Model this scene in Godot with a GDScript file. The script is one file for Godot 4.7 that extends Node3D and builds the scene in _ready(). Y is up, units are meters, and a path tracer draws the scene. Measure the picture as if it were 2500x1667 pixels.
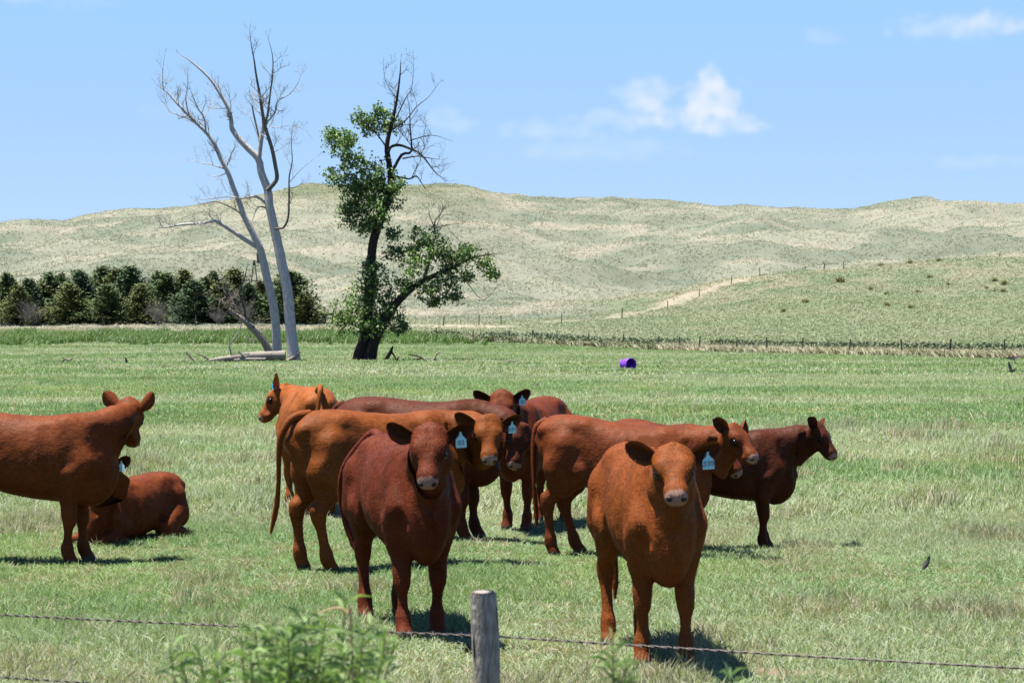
extends Node3D
# A pasture of red heifers in front of two dead cottonwoods, a leafing one, cedars and grassy sand hills.
# The camera stands at the origin, 1.93 m above the pasture, and looks along -z; depth below is -z in metres.

const EYE := 1.93
const TD := [140.0, 180.0, 210.0, 240.0, 270.0, 300.0, 340.0, 380.0, 420.0, 460.0, 510.0, 560.0, 620.0, 680.0, 740.0, 820.0, 920.0]
const TX0 := -240.0
const TXS := 20.0
const TXN := 25
const TH := [
	0.0, 0.0, 0.0, 0.0, 0.0, 0.0, 0.0, 0.0, 0.0, 0.0, 0.0, 0.0, 0.0, 0.0, 0.0, 0.0, 0.0, 0.0, 0.0, 0.0, 0.0, 0.0, 0.0, 0.0, 0.0,
	0.1, 0.1, 0.1, 0.1, 0.1, 0.1, 0.1, 0.1, 0.1, 0.1, 0.1, 0.1, 0.0, 0.0, 0.0, 0.0, 0.0, 0.0, 0.0, 0.0, 0.0, 0.0, 0.0, 0.0, 0.0,
	0.3, 0.3, 0.3, 0.3, 0.3, 0.3, 0.3, 0.3, 0.3, 0.3, 0.3, 0.3, 0.2, 0.1, 0.1, 0.1, 0.1, 0.1, 0.1, 0.1, 0.1, 0.1, 0.1, 0.1, 0.1,
	0.9, 0.9, 0.9, 0.9, 0.9, 0.9, 0.9, 0.9, 0.9, 0.9, 0.9, 0.9, 0.8, 0.5, 0.5, 0.5, 0.5, 0.5, 0.5, 0.5, 0.5, 0.5, 0.5, 0.5, 0.5,
	2.2, 2.2, 2.2, 2.2, 2.2, 2.2, 2.2, 2.2, 2.2, 2.2, 2.2, 2.2, 2.0, 2.0, 2.9, 3.1, 3.3, 3.1, 3.1, 3.1, 3.1, 3.1, 3.1, 3.1, 3.1,
	3.1, 3.1, 3.1, 3.1, 3.1, 3.1, 3.1, 3.1, 3.1, 3.1, 3.1, 3.1, 2.8, 3.2, 5.4, 5.5, 6.0, 5.9, 5.7, 5.6, 5.6, 5.6, 5.6, 5.6, 5.6,
	4.4, 4.4, 4.4, 4.4, 4.4, 4.4, 4.4, 4.4, 4.4, 4.4, 4.4, 4.4, 4.1, 5.2, 8.9, 9.5, 10.3, 10.8, 10.5, 10.2, 10.1, 10.1, 10.1, 10.1, 10.1,
	6.5, 6.5, 6.5, 6.5, 6.5, 6.5, 6.5, 6.5, 6.5, 6.5, 6.5, 6.5, 6.0, 6.5, 10.6, 12.5, 13.1, 14.1, 14.1, 13.7, 13.3, 13.3, 13.3, 13.3, 13.3,
	9.6, 9.6, 9.6, 9.6, 9.6, 9.7, 9.8, 9.9, 10.1, 10.4, 10.8, 10.9, 9.1, 6.5, 8.5, 11.5, 11.5, 12.4, 13.1, 12.7, 12.4, 12.1, 12.1, 12.1, 12.1,
	13.4, 13.4, 13.4, 13.4, 13.7, 14.0, 14.3, 14.6, 15.6, 16.2, 17.3, 17.4, 13.8, 8.3, 7.5, 11.1, 10.9, 11.7, 12.5, 12.7, 12.3, 12.0, 11.8, 11.8, 11.8,
	16.1, 16.1, 16.1, 16.5, 16.9, 17.4, 17.9, 18.6, 19.8, 21.3, 22.6, 22.8, 20.3, 18.1, 17.7, 20.1, 20.8, 21.1, 21.8, 22.8, 22.4, 22.0, 21.6, 21.5, 21.5,
	18.8, 18.8, 19.4, 19.9, 20.5, 21.1, 21.9, 23.8, 24.9, 27.2, 28.0, 28.5, 25.9, 24.3, 23.7, 25.1, 25.8, 27.4, 26.3, 27.6, 28.1, 27.6, 27.2, 26.8, 26.7,
	23.4, 24.1, 24.8, 25.5, 26.3, 27.2, 28.4, 30.7, 32.9, 36.2, 36.1, 36.9, 33.8, 32.3, 31.7, 31.4, 31.8, 32.7, 33.0, 32.8, 33.8, 34.0, 33.5, 33.0, 32.6,
	28.9, 29.7, 30.5, 31.5, 32.5, 33.7, 37.4, 38.3, 41.2, 45.0, 44.4, 45.5, 41.9, 40.5, 40.4, 38.6, 38.2, 37.7, 40.8, 37.7, 39.2, 40.2, 40.1, 39.6, 39.1,
	29.2, 29.9, 30.8, 31.7, 32.8, 34.1, 36.9, 39.1, 42.3, 44.3, 44.2, 45.0, 41.9, 41.2, 42.1, 40.2, 39.5, 38.2, 40.3, 41.7, 39.1, 40.5, 41.5, 41.0, 40.5,
	24.6, 25.4, 26.2, 27.1, 28.3, 31.4, 32.4, 34.8, 38.5, 38.6, 39.0, 39.5, 36.1, 34.8, 35.4, 33.4, 32.8, 32.2, 31.6, 34.5, 33.0, 32.4, 33.5, 34.4, 34.1,
	17.6, 18.4, 19.2, 20.3, 23.5, 23.8, 26.1, 28.7, 31.0, 30.4, 31.3, 31.5, 28.1, 26.8, 27.4, 26.3, 25.1, 24.5, 23.8, 24.1, 26.9, 24.9, 24.2, 25.3, 26.1,
]

var rng := RandomNumberGenerator.new()
var n_hill := FastNoiseLite.new()
var n_fine := FastNoiseLite.new()
var n_patch := FastNoiseLite.new()
var n_streak := FastNoiseLite.new()
var M := {}
var used := {}


func _ready() -> void:
	rng.seed = 20240611
	setup_noise()
	# ---- camera
	var cam := Camera3D.new()
	cam.name = "camera"
	add_child(cam)
	cam.position = Vector3(0, EYE, 0)
	cam.rotation_degrees = Vector3(-0.261, 0, 0)
	var lens := CameraAttributesPhysical.new()
	lens.frustum_focal_length = 80.62
	lens.frustum_focus_distance = 28.0
	lens.exposure_aperture = 9.0
	lens.frustum_near = 0.3
	lens.frustum_far = 3000.0
	cam.attributes = lens
	cam.fov = 16.932
	cam.near = 0.3
	cam.far = 3000.0
	cam.current = true
	# ---- sky, sun, exposure
	var env := Environment.new()
	env.background_mode = Environment.BG_SKY
	env.sky = Sky.new()
	env.sky.sky_material = make_sky()
	env.background_energy_multiplier = 0.295
	env.tonemap_mode = Environment.TONE_MAPPER_LINEAR
	env.tonemap_exposure = 3.5
	env.sdfgi_enabled = true
	env.ssao_enabled = true
	env.ssil_enabled = true
	var we := WorldEnvironment.new()
	we.name = "world_environment"
	we.environment = env
	add_child(we)
	var sun := DirectionalLight3D.new()
	sun.name = "sun"
	sun.light_energy = 1.6
	sun.light_angular_distance = 0.53
	sun.light_color = Color(1.0, 0.955, 0.89)
	sun.shadow_enabled = true
	add_child(sun)
	var to_sun := Vector3(-0.28, 1.0, -0.03).normalized()
	sun.look_at_from_position(to_sun * 50.0, Vector3.ZERO, Vector3(0, 0, 1))
	# ---- the place
	make_materials()
	build_ground()
	build_dead_trees()
	build_green_cottonwood()
	build_logs()
	build_cedars()
	build_far_things()
	build_fence()
	build_cattle()
	build_birds()
	build_grass()
	build_hill_grass()
	build_weeds()


func setup_noise() -> void:
	for a in [[n_hill, 11, 0.011, 4], [n_fine, 23, 0.35, 3], [n_patch, 37, 0.05, 3], [n_streak, 53, 0.02, 3]]:
		var n: FastNoiseLite = a[0]
		n.seed = a[1]
		n.frequency = a[2]
		n.noise_type = FastNoiseLite.TYPE_SIMPLEX_SMOOTH
		n.fractal_type = FastNoiseLite.FRACTAL_FBM
		n.fractal_octaves = a[3]


# ------------------------------------------------------------------ sky
func make_sky() -> PanoramaSkyMaterial:
	var w := 4096
	var h := 2048
	var im := Image.create(w, h, false, Image.FORMAT_RGB8)
	for j in h:
		var el := 90.0 - (j + 0.5) / h * 180.0
		im.fill_rect(Rect2i(0, j, w, 1), sky_at(el))
	# clouds: [azimuth deg to the right of the view, elevation deg, half width, half height, density]
	var clouds := [
		[3.3, 5.78, 0.85, 0.5, 1.1], [4.95, 5.62, 0.85, 0.72, 1.9], [5.1, 5.12, 1.35, 0.33, 1.5], [4.95, 6.12, 0.36, 0.5, 1.4], [2.8, 5.25, 1.1, 0.42, 0.6], [4.2, 5.35, 1.2, 0.4, 0.8],
		[-1.5, 5.2, 0.7, 0.4, 0.45], [0.9, 5.0, 1.5, 0.35, 0.4], [2.0, 4.5, 2.6, 0.4, 0.3],
		[11.0, 7.4, 1.8, 0.36, 0.75], [11.9, 7.45, 0.8, 0.34, 0.6], [7.7, 7.25, 0.6, 0.25, 0.3], [-12.4, 8.2, 1.0, 0.4, 0.55], [-10.6, 8.0, 0.9, 0.3, 0.2],
		[11.5, 4.1, 1.4, 0.25, 0.25], [-8.0, 5.4, 1.6, 0.3, 0.15],
	]
	var r := RandomNumberGenerator.new()
	r.seed = 5
	for k in 46:
		var az := r.randf_range(17.0, 343.0)
		var el := r.randf_range(3.5, 22.0)
		var size := r.randf_range(0.8, 2.4)
		clouds.append([az, el, size * 1.4, size * 0.5, r.randf_range(0.3, 1.0)])
		clouds.append([az + size * 0.7, el - size * 0.15, size, size * 0.35, r.randf_range(0.2, 0.9)])
	var nz := FastNoiseLite.new()
	nz.seed = 8
	nz.frequency = 0.55
	nz.fractal_octaves = 5
	nz.fractal_gain = 0.55
	for c in clouds:
		var i0 := int((float(c[0]) - float(c[2]) * 1.7) / 360.0 * w)
		var i1 := int((float(c[0]) + float(c[2]) * 1.7) / 360.0 * w)
		var j0 := int((90.0 - float(c[1]) - float(c[3]) * 1.7) / 180.0 * h)
		var j1 := int((90.0 - float(c[1]) + float(c[3]) * 1.7) / 180.0 * h)
		for j in range(j0, j1 + 1):
			var el := 90.0 - (j + 0.5) / h * 180.0
			for i in range(i0, i1 + 1):
				var az := (i + 0.5) / w * 360.0
				var u := (az - float(c[0])) / float(c[2])
				var v := (el - float(c[1])) / float(c[3])
				if v < 0.0:
					v *= 1.35
				var q := 1.0 - (u * u + v * v)
				var a := q + nz.get_noise_2d(az * 2.2, el * 3.4) * 1.15
				if a <= 0.0 or q < -1.6:
					continue
				var cover := clampf(a * 0.7 * smoothstep(-1.6, -0.2, q), 0.0, 1.0) * float(c[4])
				cover = 1.0 - exp(-cover * 1.1)
				var was := im.get_pixel(posmod(i, w), j)
				im.set_pixel(posmod(i, w), j, was.lerp(Color(0.945, 0.957, 0.985), cover * 0.88))
	var m := PanoramaSkyMaterial.new()
	m.panorama = ImageTexture.create_from_image(im)
	m.energy_multiplier = 1.0
	return m


func sky_at(el: float) -> Color:
	# what the photograph shows up to 8 degrees, then the deepening blue of clear summer air
	var stops := [[-90.0, Color(0.50, 0.53, 0.47)], [-1.0, Color(0.62, 0.68, 0.66)], [0.0, Color(0.78, 0.885, 1.0)], [3.0, Color(0.722, 0.855, 0.998)], [5.5, Color(0.667, 0.825, 0.995)],
		[8.5, Color(0.632, 0.815, 0.995)], [14.0, Color(0.57, 0.765, 0.985)], [30.0, Color(0.43, 0.64, 0.93)], [60.0, Color(0.30, 0.50, 0.83)], [90.0, Color(0.25, 0.44, 0.78)]]
	for k in range(1, stops.size()):
		if el <= float(stops[k][0]):
			var a: Color = stops[k - 1][1]
			return a.lerp(stops[k][1], (el - float(stops[k - 1][0])) / (float(stops[k][0]) - float(stops[k - 1][0])))
	return stops[-1][1]


# ------------------------------------------------------------------ materials
func noise_tex(seed_: int, freq: float, lo: Color, hi: Color, octaves := 4, size := 512, kind := FastNoiseLite.TYPE_SIMPLEX_SMOOTH) -> NoiseTexture2D:
	var n := FastNoiseLite.new()
	n.seed = seed_
	n.noise_type = kind
	n.frequency = freq
	n.fractal_octaves = octaves
	var t := NoiseTexture2D.new()
	t.width = size
	t.height = size
	t.seamless = true
	t.noise = n
	var g := Gradient.new()
	g.set_color(0, lo)
	g.set_color(1, hi)
	t.color_ramp = g
	return t


func mat(rough: float, spec := 0.5) -> StandardMaterial3D:
	var m := StandardMaterial3D.new()
	m.roughness = rough
	m.metallic_specular = spec
	m.vertex_color_use_as_albedo = true
	return m


func lin(r: float, g: float, b: float) -> Color:
	return Color(r, g, b)


func make_materials() -> void:
	var m := mat(0.95, 0.2)
	m.albedo_texture = noise_tex(3, 0.03, Color(0.62, 0.62, 0.62), Color(1, 1, 1), 5)
	m.uv1_triplanar = true
	m.uv1_world_triplanar = true
	m.uv1_scale = Vector3(0.23, 0.23, 0.23)
	M.soil = m
	m = mat(0.55, 0.35)
	m.backlight_enabled = true
	m.backlight = Color(0.80, 0.86, 0.62)
	M.grass = m
	m = mat(0.9, 0.2)
	m.backlight_enabled = true
	m.backlight = Color(0.5, 0.5, 0.42)
	M.dry = m
	# cattle coat: short hair lying back and down, streaked
	m = mat(0.60, 0.20)
	m.albedo_texture = noise_tex(7, 0.02, Color(0.70, 0.70, 0.70), Color(1, 1, 1), 5)
	m.uv1_triplanar = true
	m.uv1_scale = Vector3(1.6, 3.4, 7.5)
	m.heightmap_enabled = true
	m.heightmap_texture = noise_tex(9, 0.03, Color.BLACK, Color.WHITE, 4)
	m.heightmap_scale = 0.22
	M.coat = m
	M.hair = mat(0.6, 0.2)
	m = mat(0.2, 0.35)
	m.vertex_color_use_as_albedo = false
	m.albedo_color = Color(0.05, 0.03, 0.026)
	M.eye = m
	m = mat(0.6, 0.4)
	m.vertex_color_use_as_albedo = false
	m.albedo_color = Color(0.13, 0.07, 0.06)
	M.nostril = m
	m = mat(0.45, 0.4)
	m.vertex_color_use_as_albedo = false
	m.albedo_color = Color(0.58, 0.77, 0.81)
	M.tag = m
	m = mat(0.5, 0.4)
	m.vertex_color_use_as_albedo = false
	m.albedo_color = Color(0.22, 0.66, 0.86)
	M.tag_blue = m
	m = mat(0.7)
	m.vertex_color_use_as_albedo = false
	m.albedo_color = Color(0.12, 0.2, 0.26)
	M.ink = m
	# weathered barkless wood, living bark
	m = mat(0.85, 0.3)
	m.albedo_texture = noise_tex(13, 0.02, Color(0.66, 0.65, 0.64), Color(1, 1, 1), 5)
	m.uv1_triplanar = true
	m.uv1_scale = Vector3(0.9, 0.16, 0.9)
	m.heightmap_enabled = true
	m.heightmap_texture = noise_tex(14, 0.03, Color.BLACK, Color.WHITE, 4)
	m.heightmap_scale = 3.0
	M.wood = m
	m = mat(0.95, 0.2)
	m.albedo_texture = noise_tex(15, 0.03, Color(0.45, 0.45, 0.45), Color(1, 1, 1), 5)
	m.uv1_triplanar = true
	m.uv1_scale = Vector3(1.2, 0.35, 1.2)
	m.heightmap_enabled = true
	m.heightmap_texture = noise_tex(16, 0.04, Color.BLACK, Color.WHITE, 4)
	m.heightmap_scale = 6.0
	M.bark = m
	m = mat(0.5, 0.28)
	m.backlight_enabled = true
	m.backlight = Color(0.5, 0.6, 0.25)
	M.leaf = m
	m = mat(0.8, 0.25)
	m.backlight_enabled = true
	m.backlight = Color(0.2, 0.25, 0.12)
	M.cedar = m
	m = mat(0.45, 0.5)
	m.vertex_color_use_as_albedo = false
	m.albedo_color = Color(0.24, 0.23, 0.23)
	m.metallic = 0.6
	M.wire = m
	m = mat(0.85, 0.3)
	m.albedo_texture = noise_tex(17, 0.02, Color(0.55, 0.54, 0.53), Color(1, 1, 1), 5)
	m.uv1_triplanar = true
	m.uv1_scale = Vector3(6.0, 1.1, 6.0)
	m.heightmap_enabled = true
	m.heightmap_texture = noise_tex(18, 0.03, Color.BLACK, Color.WHITE, 4)
	m.heightmap_scale = 0.5
	M.post = m
	m = mat(0.42, 0.5)
	m.vertex_color_use_as_albedo = false
	m.albedo_color = Color(0.40, 0.20, 0.72)
	M.purple = m
	m = mat(0.4, 0.5)
	M.bird = m


# ------------------------------------------------------------------ helpers
func numbered(called: String) -> String:
	var n: int = used.get(called, -1) + 1
	used[called] = n
	return called if n == 0 else "%s_%03d" % [called, n]


func thing(called: String, label: String, category: String, at := Vector3.ZERO, turn := 0.0, group := "") -> Node3D:
	var o := Node3D.new()
	o.name = numbered(called)
	add_child(o)
	o.position = at
	o.rotation.y = turn
	tag(o, label, category, group)
	return o


func tag(o: Node3D, label: String, category: String, group := "", kind := "") -> void:
	if label:
		o.set_meta("label", label)
	if category:
		o.set_meta("category", category)
	if group:
		o.set_meta("group", group)
	if kind:
		o.set_meta("kind", kind)


func part(called: String, mesh: Mesh, m: Material, parent: Node3D) -> MeshInstance3D:
	var o := MeshInstance3D.new()
	o.name = numbered(called) if parent == self else called
	o.mesh = mesh
	o.material_override = m
	parent.add_child(o, true)
	return o


class Geo:
	var v := PackedVector3Array()
	var n := PackedVector3Array()
	var c := PackedColorArray()
	var i := PackedInt32Array()

	func mesh() -> ArrayMesh:
		var a := []
		a.resize(Mesh.ARRAY_MAX)
		a[Mesh.ARRAY_VERTEX] = v
		a[Mesh.ARRAY_NORMAL] = n
		a[Mesh.ARRAY_COLOR] = c
		a[Mesh.ARRAY_INDEX] = i
		var m := ArrayMesh.new()
		m.add_surface_from_arrays(Mesh.PRIMITIVE_TRIANGLES, a)
		return m

	func add(p: Vector3, nn: Vector3, cc: Color) -> int:
		v.append(p)
		n.append(nn)
		c.append(cc)
		return v.size() - 1

	func tri(a: int, b: int, d: int) -> void:
		i.append(a)
		i.append(b)
		i.append(d)

	func face(p: Array, cc: Color) -> void:
		# a flat polygon, clockwise seen from its front
		var nn: Vector3 = (p[2] - p[0]).cross(p[1] - p[0]).normalized()
		var b := v.size()
		for q in p:
			add(q, nn, cc)
		for k in range(1, p.size() - 1):
			tri(b, b + k, b + k + 1)

	func tube(pts: Array, radii: Array, sides: int, cc: Color, cap_start := false, cap_end := true, rough := 0.0, r: RandomNumberGenerator = null) -> void:
		var b := v.size()
		var side := Vector3.ZERO
		for k in pts.size():
			var d: Vector3 = (pts[mini(k + 1, pts.size() - 1)] - pts[maxi(k - 1, 0)]).normalized()
			if side == Vector3.ZERO:
				side = d.cross(Vector3(0.31, 0.2, 0.93)).normalized()
			side = (side - d * side.dot(d)).normalized()
			var up := d.cross(side)
			for s in sides:
				var a := TAU * s / sides
				var o := side * cos(a) + up * sin(a)
				var rr: float = radii[k]
				if rough > 0.0 and r:
					rr *= 1.0 + r.randf_range(-rough, rough)
				add(pts[k] + o * rr, o, cc)
		for k in pts.size() - 1:
			for s in sides:
				var p := b + k * sides + s
				var q := b + k * sides + (s + 1) % sides
				tri(p, p + sides, q)
				tri(q, p + sides, q + sides)
		if cap_end:
			var e := add(pts[-1], (pts[-1] - pts[-2]).normalized(), cc)
			var b2 := b + (pts.size() - 1) * sides
			for s in sides:
				tri(b2 + s, e, b2 + (s + 1) % sides)
		if cap_start:
			var e2 := add(pts[0], (pts[0] - pts[1]).normalized(), cc)
			for s in sides:
				tri(b + (s + 1) % sides, e2, b + s)


func smooth_path(pts: Array, radii: Array, step: int) -> Array:
	# Catmull-Rom through the points
	var p := []
	var r := []
	for k in pts.size() - 1:
		var a: Vector3 = pts[maxi(k - 1, 0)]
		var b: Vector3 = pts[k]
		var c: Vector3 = pts[k + 1]
		var d: Vector3 = pts[mini(k + 2, pts.size() - 1)]
		for s in step:
			var t := float(s) / step
			p.append(b.cubic_interpolate(c, a, d, t))
			r.append(lerpf(radii[k], radii[k + 1], t))
	p.append(pts[-1])
	r.append(radii[-1])
	return [p, r]


# ------------------------------------------------------------------ ground
func table_h(x: float, d: float) -> float:
	if d <= 140.0:
		return 0.0
	var k := 0
	while k < TD.size() - 2 and d > TD[k + 1]:
		k += 1
	var t := clampf((d - TD[k]) / (TD[k + 1] - TD[k]), 0.0, 1.0)
	var fx := clampf((x - TX0) / TXS, 0.0, TXN - 1.001)
	var ix := int(fx)
	var u := fx - ix
	var rows := [0.0, 0.0, 0.0, 0.0]
	for q in 4:
		var kk := clampi(k - 1 + q, 0, TD.size() - 1) * TXN
		rows[q] = cubic_interpolate(TH[kk + ix], TH[kk + ix + 1], TH[kk + maxi(ix - 1, 0)], TH[kk + mini(ix + 2, TXN - 1)], u)
	# slope-limited interpolation along depth
	var h0: float = TD[k + 1] - TD[k]
	var m1: float = (rows[2] - rows[0]) / (TD[k + 1] - TD[maxi(k - 1, 0)]) * h0 if k > 0 else 0.0
	var m2: float = (rows[3] - rows[1]) / (TD[mini(k + 2, TD.size() - 1)] - TD[k]) * h0
	var t2 := t * t
	var t3 := t2 * t
	return (2 * t3 - 3 * t2 + 1) * rows[1] + (t3 - 2 * t2 + t) * m1 + (-2 * t3 + 3 * t2) * rows[2] + (t3 - t2) * m2


func ground_h(x: float, z: float) -> float:
	var d := -z
	var h := table_h(x, d)
	h += n_patch.get_noise_2d(x * 2.5, d * 2.5) * 0.025 * smoothstep(10.0, 20.0, d)
	if d > 240.0:
		var w := smoothstep(290.0, 480.0, d)
		h += n_hill.get_noise_2d(x * 0.9, d * 1.5) * 8.0 * w * smoothstep(700.0, 600.0, d) + n_hill.get_noise_2d(x * 5.0 + 90.0, d * 4.0) * 1.1 * w
		h += n_patch.get_noise_2d(x * 1.1, d * 1.1) * 0.35 * smoothstep(240.0, 300.0, d)
	if d < 40.0:
		var q := Vector2(x - 2.2, d - 22.0).length()
		h -= 0.12 * exp(-q * q / 4.0)
		h -= 0.30 * smoothstep(12.0, 10.0, d) * smoothstep(3.5, 7.5, d)
		h += 0.12 * smoothstep(4.0, 1.0, d)
	return h


func fence_d(x: float) -> float:
	# the pasture fence at the foot of the knoll
	return maxf(236.0 - 1.6 * maxf(x - 2.0, 0.0) - 0.029 * maxf(x - 2.0, 0.0) ** 2, 120.0) + maxf(-x, 0.0) * 0.6


func ground_col(x: float, d: float) -> Color:
	var p := n_patch.get_noise_2d(x, d) * 0.5 + 0.5
	if d < 150.0:
		var near := lin(0.083, 0.094, 0.040).lerp(lin(0.115, 0.104, 0.061), p)
		for q in BARE:
			var e := Vector2((x - q[0]) / q[2], (d - q[1]) / q[3]).length() + n_fine.get_noise_2d(x * 8.0, d * 8.0) * 0.5
			near = near.lerp(lin(0.19, 0.145, 0.105), smoothstep(1.15, 0.85, e))
		return near
	var green := lin(0.072, 0.108, 0.043)
	if d < 236.0 or d < fence_d(x):
		return green.lerp(lin(0.101, 0.112, 0.058), p)
	var c := hill_col(x, d)
	c = green.lerp(c, smoothstep(236.0, 262.0, d))
	# bare soil strip in front of the cedars, pale sand by the lane
	var soil := smoothstep(258.0, 264.0, d) * smoothstep(281.0, 272.0, d) * smoothstep(-16.0, -20.0, x + n_patch.get_noise_2d(x, d) * 6.0)
	c = c.lerp(lin(0.215, 0.150, 0.100), soil * 0.75)
	var sand := smoothstep(1.0, 0.55, Vector2((x + 7.0 + n_patch.get_noise_2d(d, x) * 5.0) / 9.0, (d - 285.0) / 11.0).length() + n_fine.get_noise_2d(x * 0.6, d * 0.6) * 0.35)
	c = c.lerp(lin(0.331, 0.288, 0.230), sand)
	return c


func hill_col(x: float, d: float) -> Color:
	var a := n_streak.get_noise_2d(x * 0.8, d * 0.9) * 0.5 + 0.5
	var b := n_patch.get_noise_2d(x * 1.4 + 40.0, d * 1.1) * 0.5 + 0.5
	var straw := lin(0.236, 0.246, 0.202)
	var sage := lin(0.142, 0.172, 0.134)
	var c := straw.lerp(sage, clampf(0.55 + (a - 0.5) * 2.2 + (b - 0.5) * 1.3, 0.0, 1.0))
	# dry pinkish bands along the dune terraces
	var s := absf(n_streak.get_noise_2d(x * 0.30 + 300.0, d * 1.0))
	c = c.lerp(lin(0.296, 0.278, 0.234), smoothstep(0.075, 0.015, s) * 0.6)
	# the knoll on the right is greener
	var kn := smoothstep(2.0, 22.0, x) * smoothstep(395.0, 360.0, d)
	c = c.lerp(lin(0.112, 0.160, 0.092).lerp(lin(0.190, 0.200, 0.142), smoothstep(0.42, 0.72, b + smoothstep(280.0, 360.0, d) * 0.14)), kn * 0.9)
	# the sandy track beside the fence over the knoll
	c = c.lerp(lin(0.36, 0.315, 0.26), track(x, d) * 0.6)
	# green low ground below the hills, greener crown of the high hill
	c = c.lerp(lin(0.135, 0.175, 0.100), smoothstep(350.0, 300.0, d) * 0.6 * smoothstep(-30.0, -15.0, x))
	c = c.lerp(lin(0.132, 0.155, 0.092), smoothstep(575.0, 650.0, d) * smoothstep(-95.0, -60.0, x) * smoothstep(5.0, -25.0, x) * (0.3 + 0.6 * b))
	return c


func track(x: float, d: float) -> float:
	var mid := 291.0
	if x > -1.4:
		mid = lerpf(295.0, 350.0, smoothstep(-6.0, 33.0, x)) + 25.0 * smoothstep(26.0, 56.0, x)
	var w := 4.5 + n_patch.get_noise_2d(x, d) * 3.5
	return smoothstep(w, w * 0.5, absf(d - mid - 6.0)) * smoothstep(-6.0, 4.0, x)


func sheet(x0: float, x1: float, d0: float, d1: float, sx: float, sd: float) -> ArrayMesh:
	var g := Geo.new()
	var nx := int(round((x1 - x0) / sx))
	var nd := int(round((d1 - d0) / sd))
	for j in nd + 1:
		var d := d0 + (d1 - d0) * j / nd
		for i in nx + 1:
			var x := x0 + (x1 - x0) * i / nx
			g.add(Vector3(x, ground_h(x, -d), -d), Vector3.UP, ground_col(x, d))
	for j in nd + 1:
		for i in nx + 1:
			var k := j * (nx + 1) + i
			var l := g.v[k - 1 if i > 0 else k]
			var r := g.v[k + 1 if i < nx else k]
			var f := g.v[k - nx - 1 if j > 0 else k]
			var b := g.v[k + nx + 1 if j < nd else k]
			g.n[k] = (r - l).cross(b - f).normalized()
	for j in nd:
		for i in nx:
			var k := j * (nx + 1) + i
			g.tri(k, k + nx + 1, k + 1)
			g.tri(k + 1, k + nx + 1, k + nx + 2)
	return g.mesh()


func build_ground() -> void:
	var a := part("pasture_ground", sheet(-60.0, 60.0, -20.0, 150.0, 0.5, 0.3), M.soil, self)
	a.set_meta("kind", "structure")
	var b := part("hills", sheet(-330.0, 330.0, 150.0, 930.0, 3.0, 3.0), M.soil, self)
	b.set_meta("kind", "structure")
	for s in [-1.0, 1.0]:
		var c := part("outer_pasture", sheet(60.0 if s > 0 else -330.0, 330.0 if s > 0 else -60.0, -20.0, 150.0, 15.0, 10.0), M.soil, self)
		c.set_meta("kind", "structure")


# ------------------------------------------------------------------ cattle
# One heifer is grown as a smooth field (x forward, y up, z to her right), meshed as surface nets, then bent at neck, head and legs for each animal.
const CELL := 0.0105
const GX := 250
const GY := 155
const GZ := 44
const OX := -1.0
const OY := -0.02
const KS := 0.017
var field := PackedFloat32Array()
var hoofs := []
const HS := 0.88
const NECK0 := Vector3(0.52, 1.03, 0.0)
const NECK1 := Vector3(0.98, 1.28, 0.0)
const POLL := Vector3(1.015, 1.385, 0.0)
var head_basis := Basis(Vector3(0, 0, 1), deg_to_rad(-50.0))


func hp(x: float, y: float, z: float) -> Vector3:
	return POLL + head_basis * Vector3(x, y, z) * HS


func cap(a: Vector3, b: Vector3, ra: float, rb: float, zs := 1.0) -> void:
	var reach := 0.055
	var r := maxf(ra, rb) + reach
	var rz := maxf(ra, rb) / zs + reach
	var i0 := maxi(int((minf(a.x, b.x) - r - OX) / CELL), 0)
	var i1 := mini(int((maxf(a.x, b.x) + r - OX) / CELL) + 1, GX - 1)
	var j0 := maxi(int((minf(a.y, b.y) - r - OY) / CELL), 0)
	var j1 := mini(int((maxf(a.y, b.y) + r - OY) / CELL) + 1, GY - 1)
	var k0 := maxi(int((minf(a.z, b.z) - rz) / CELL + 0.5), 0)
	var k1 := mini(int((maxf(a.z, b.z) + rz) / CELL + 0.5) + 1, GZ - 1)
	var bx := b.x - a.x
	var by := b.y - a.y
	var bz := (b.z - a.z) * zs
	var bb := maxf(bx * bx + by * by + bz * bz, 1e-9)
	for k in range(k0, k1 + 1):
		var pz := ((k - 0.5) * CELL - a.z) * zs
		for j in range(j0, j1 + 1):
			var py := OY + j * CELL - a.y
			var at := (k * GY + j) * GX
			for i in range(i0, i1 + 1):
				var px := OX + i * CELL - a.x
				var t := clampf((px * bx + py * by + pz * bz) / bb, 0.0, 1.0)
				var dx := px - bx * t
				var dy := py - by * t
				var dz := pz - bz * t
				var d := sqrt(dx * dx + dy * dy + dz * dz) - (ra + (rb - ra) * t)
				if d < reach:
					field[at + i] += exp(-maxf(d, -0.11) / KS)


func hcap(a: Vector3, b: Vector3, ra: float, rb: float, zs := 1.0) -> void:
	cap(a, b, ra * HS, rb * HS, zs)


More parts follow.
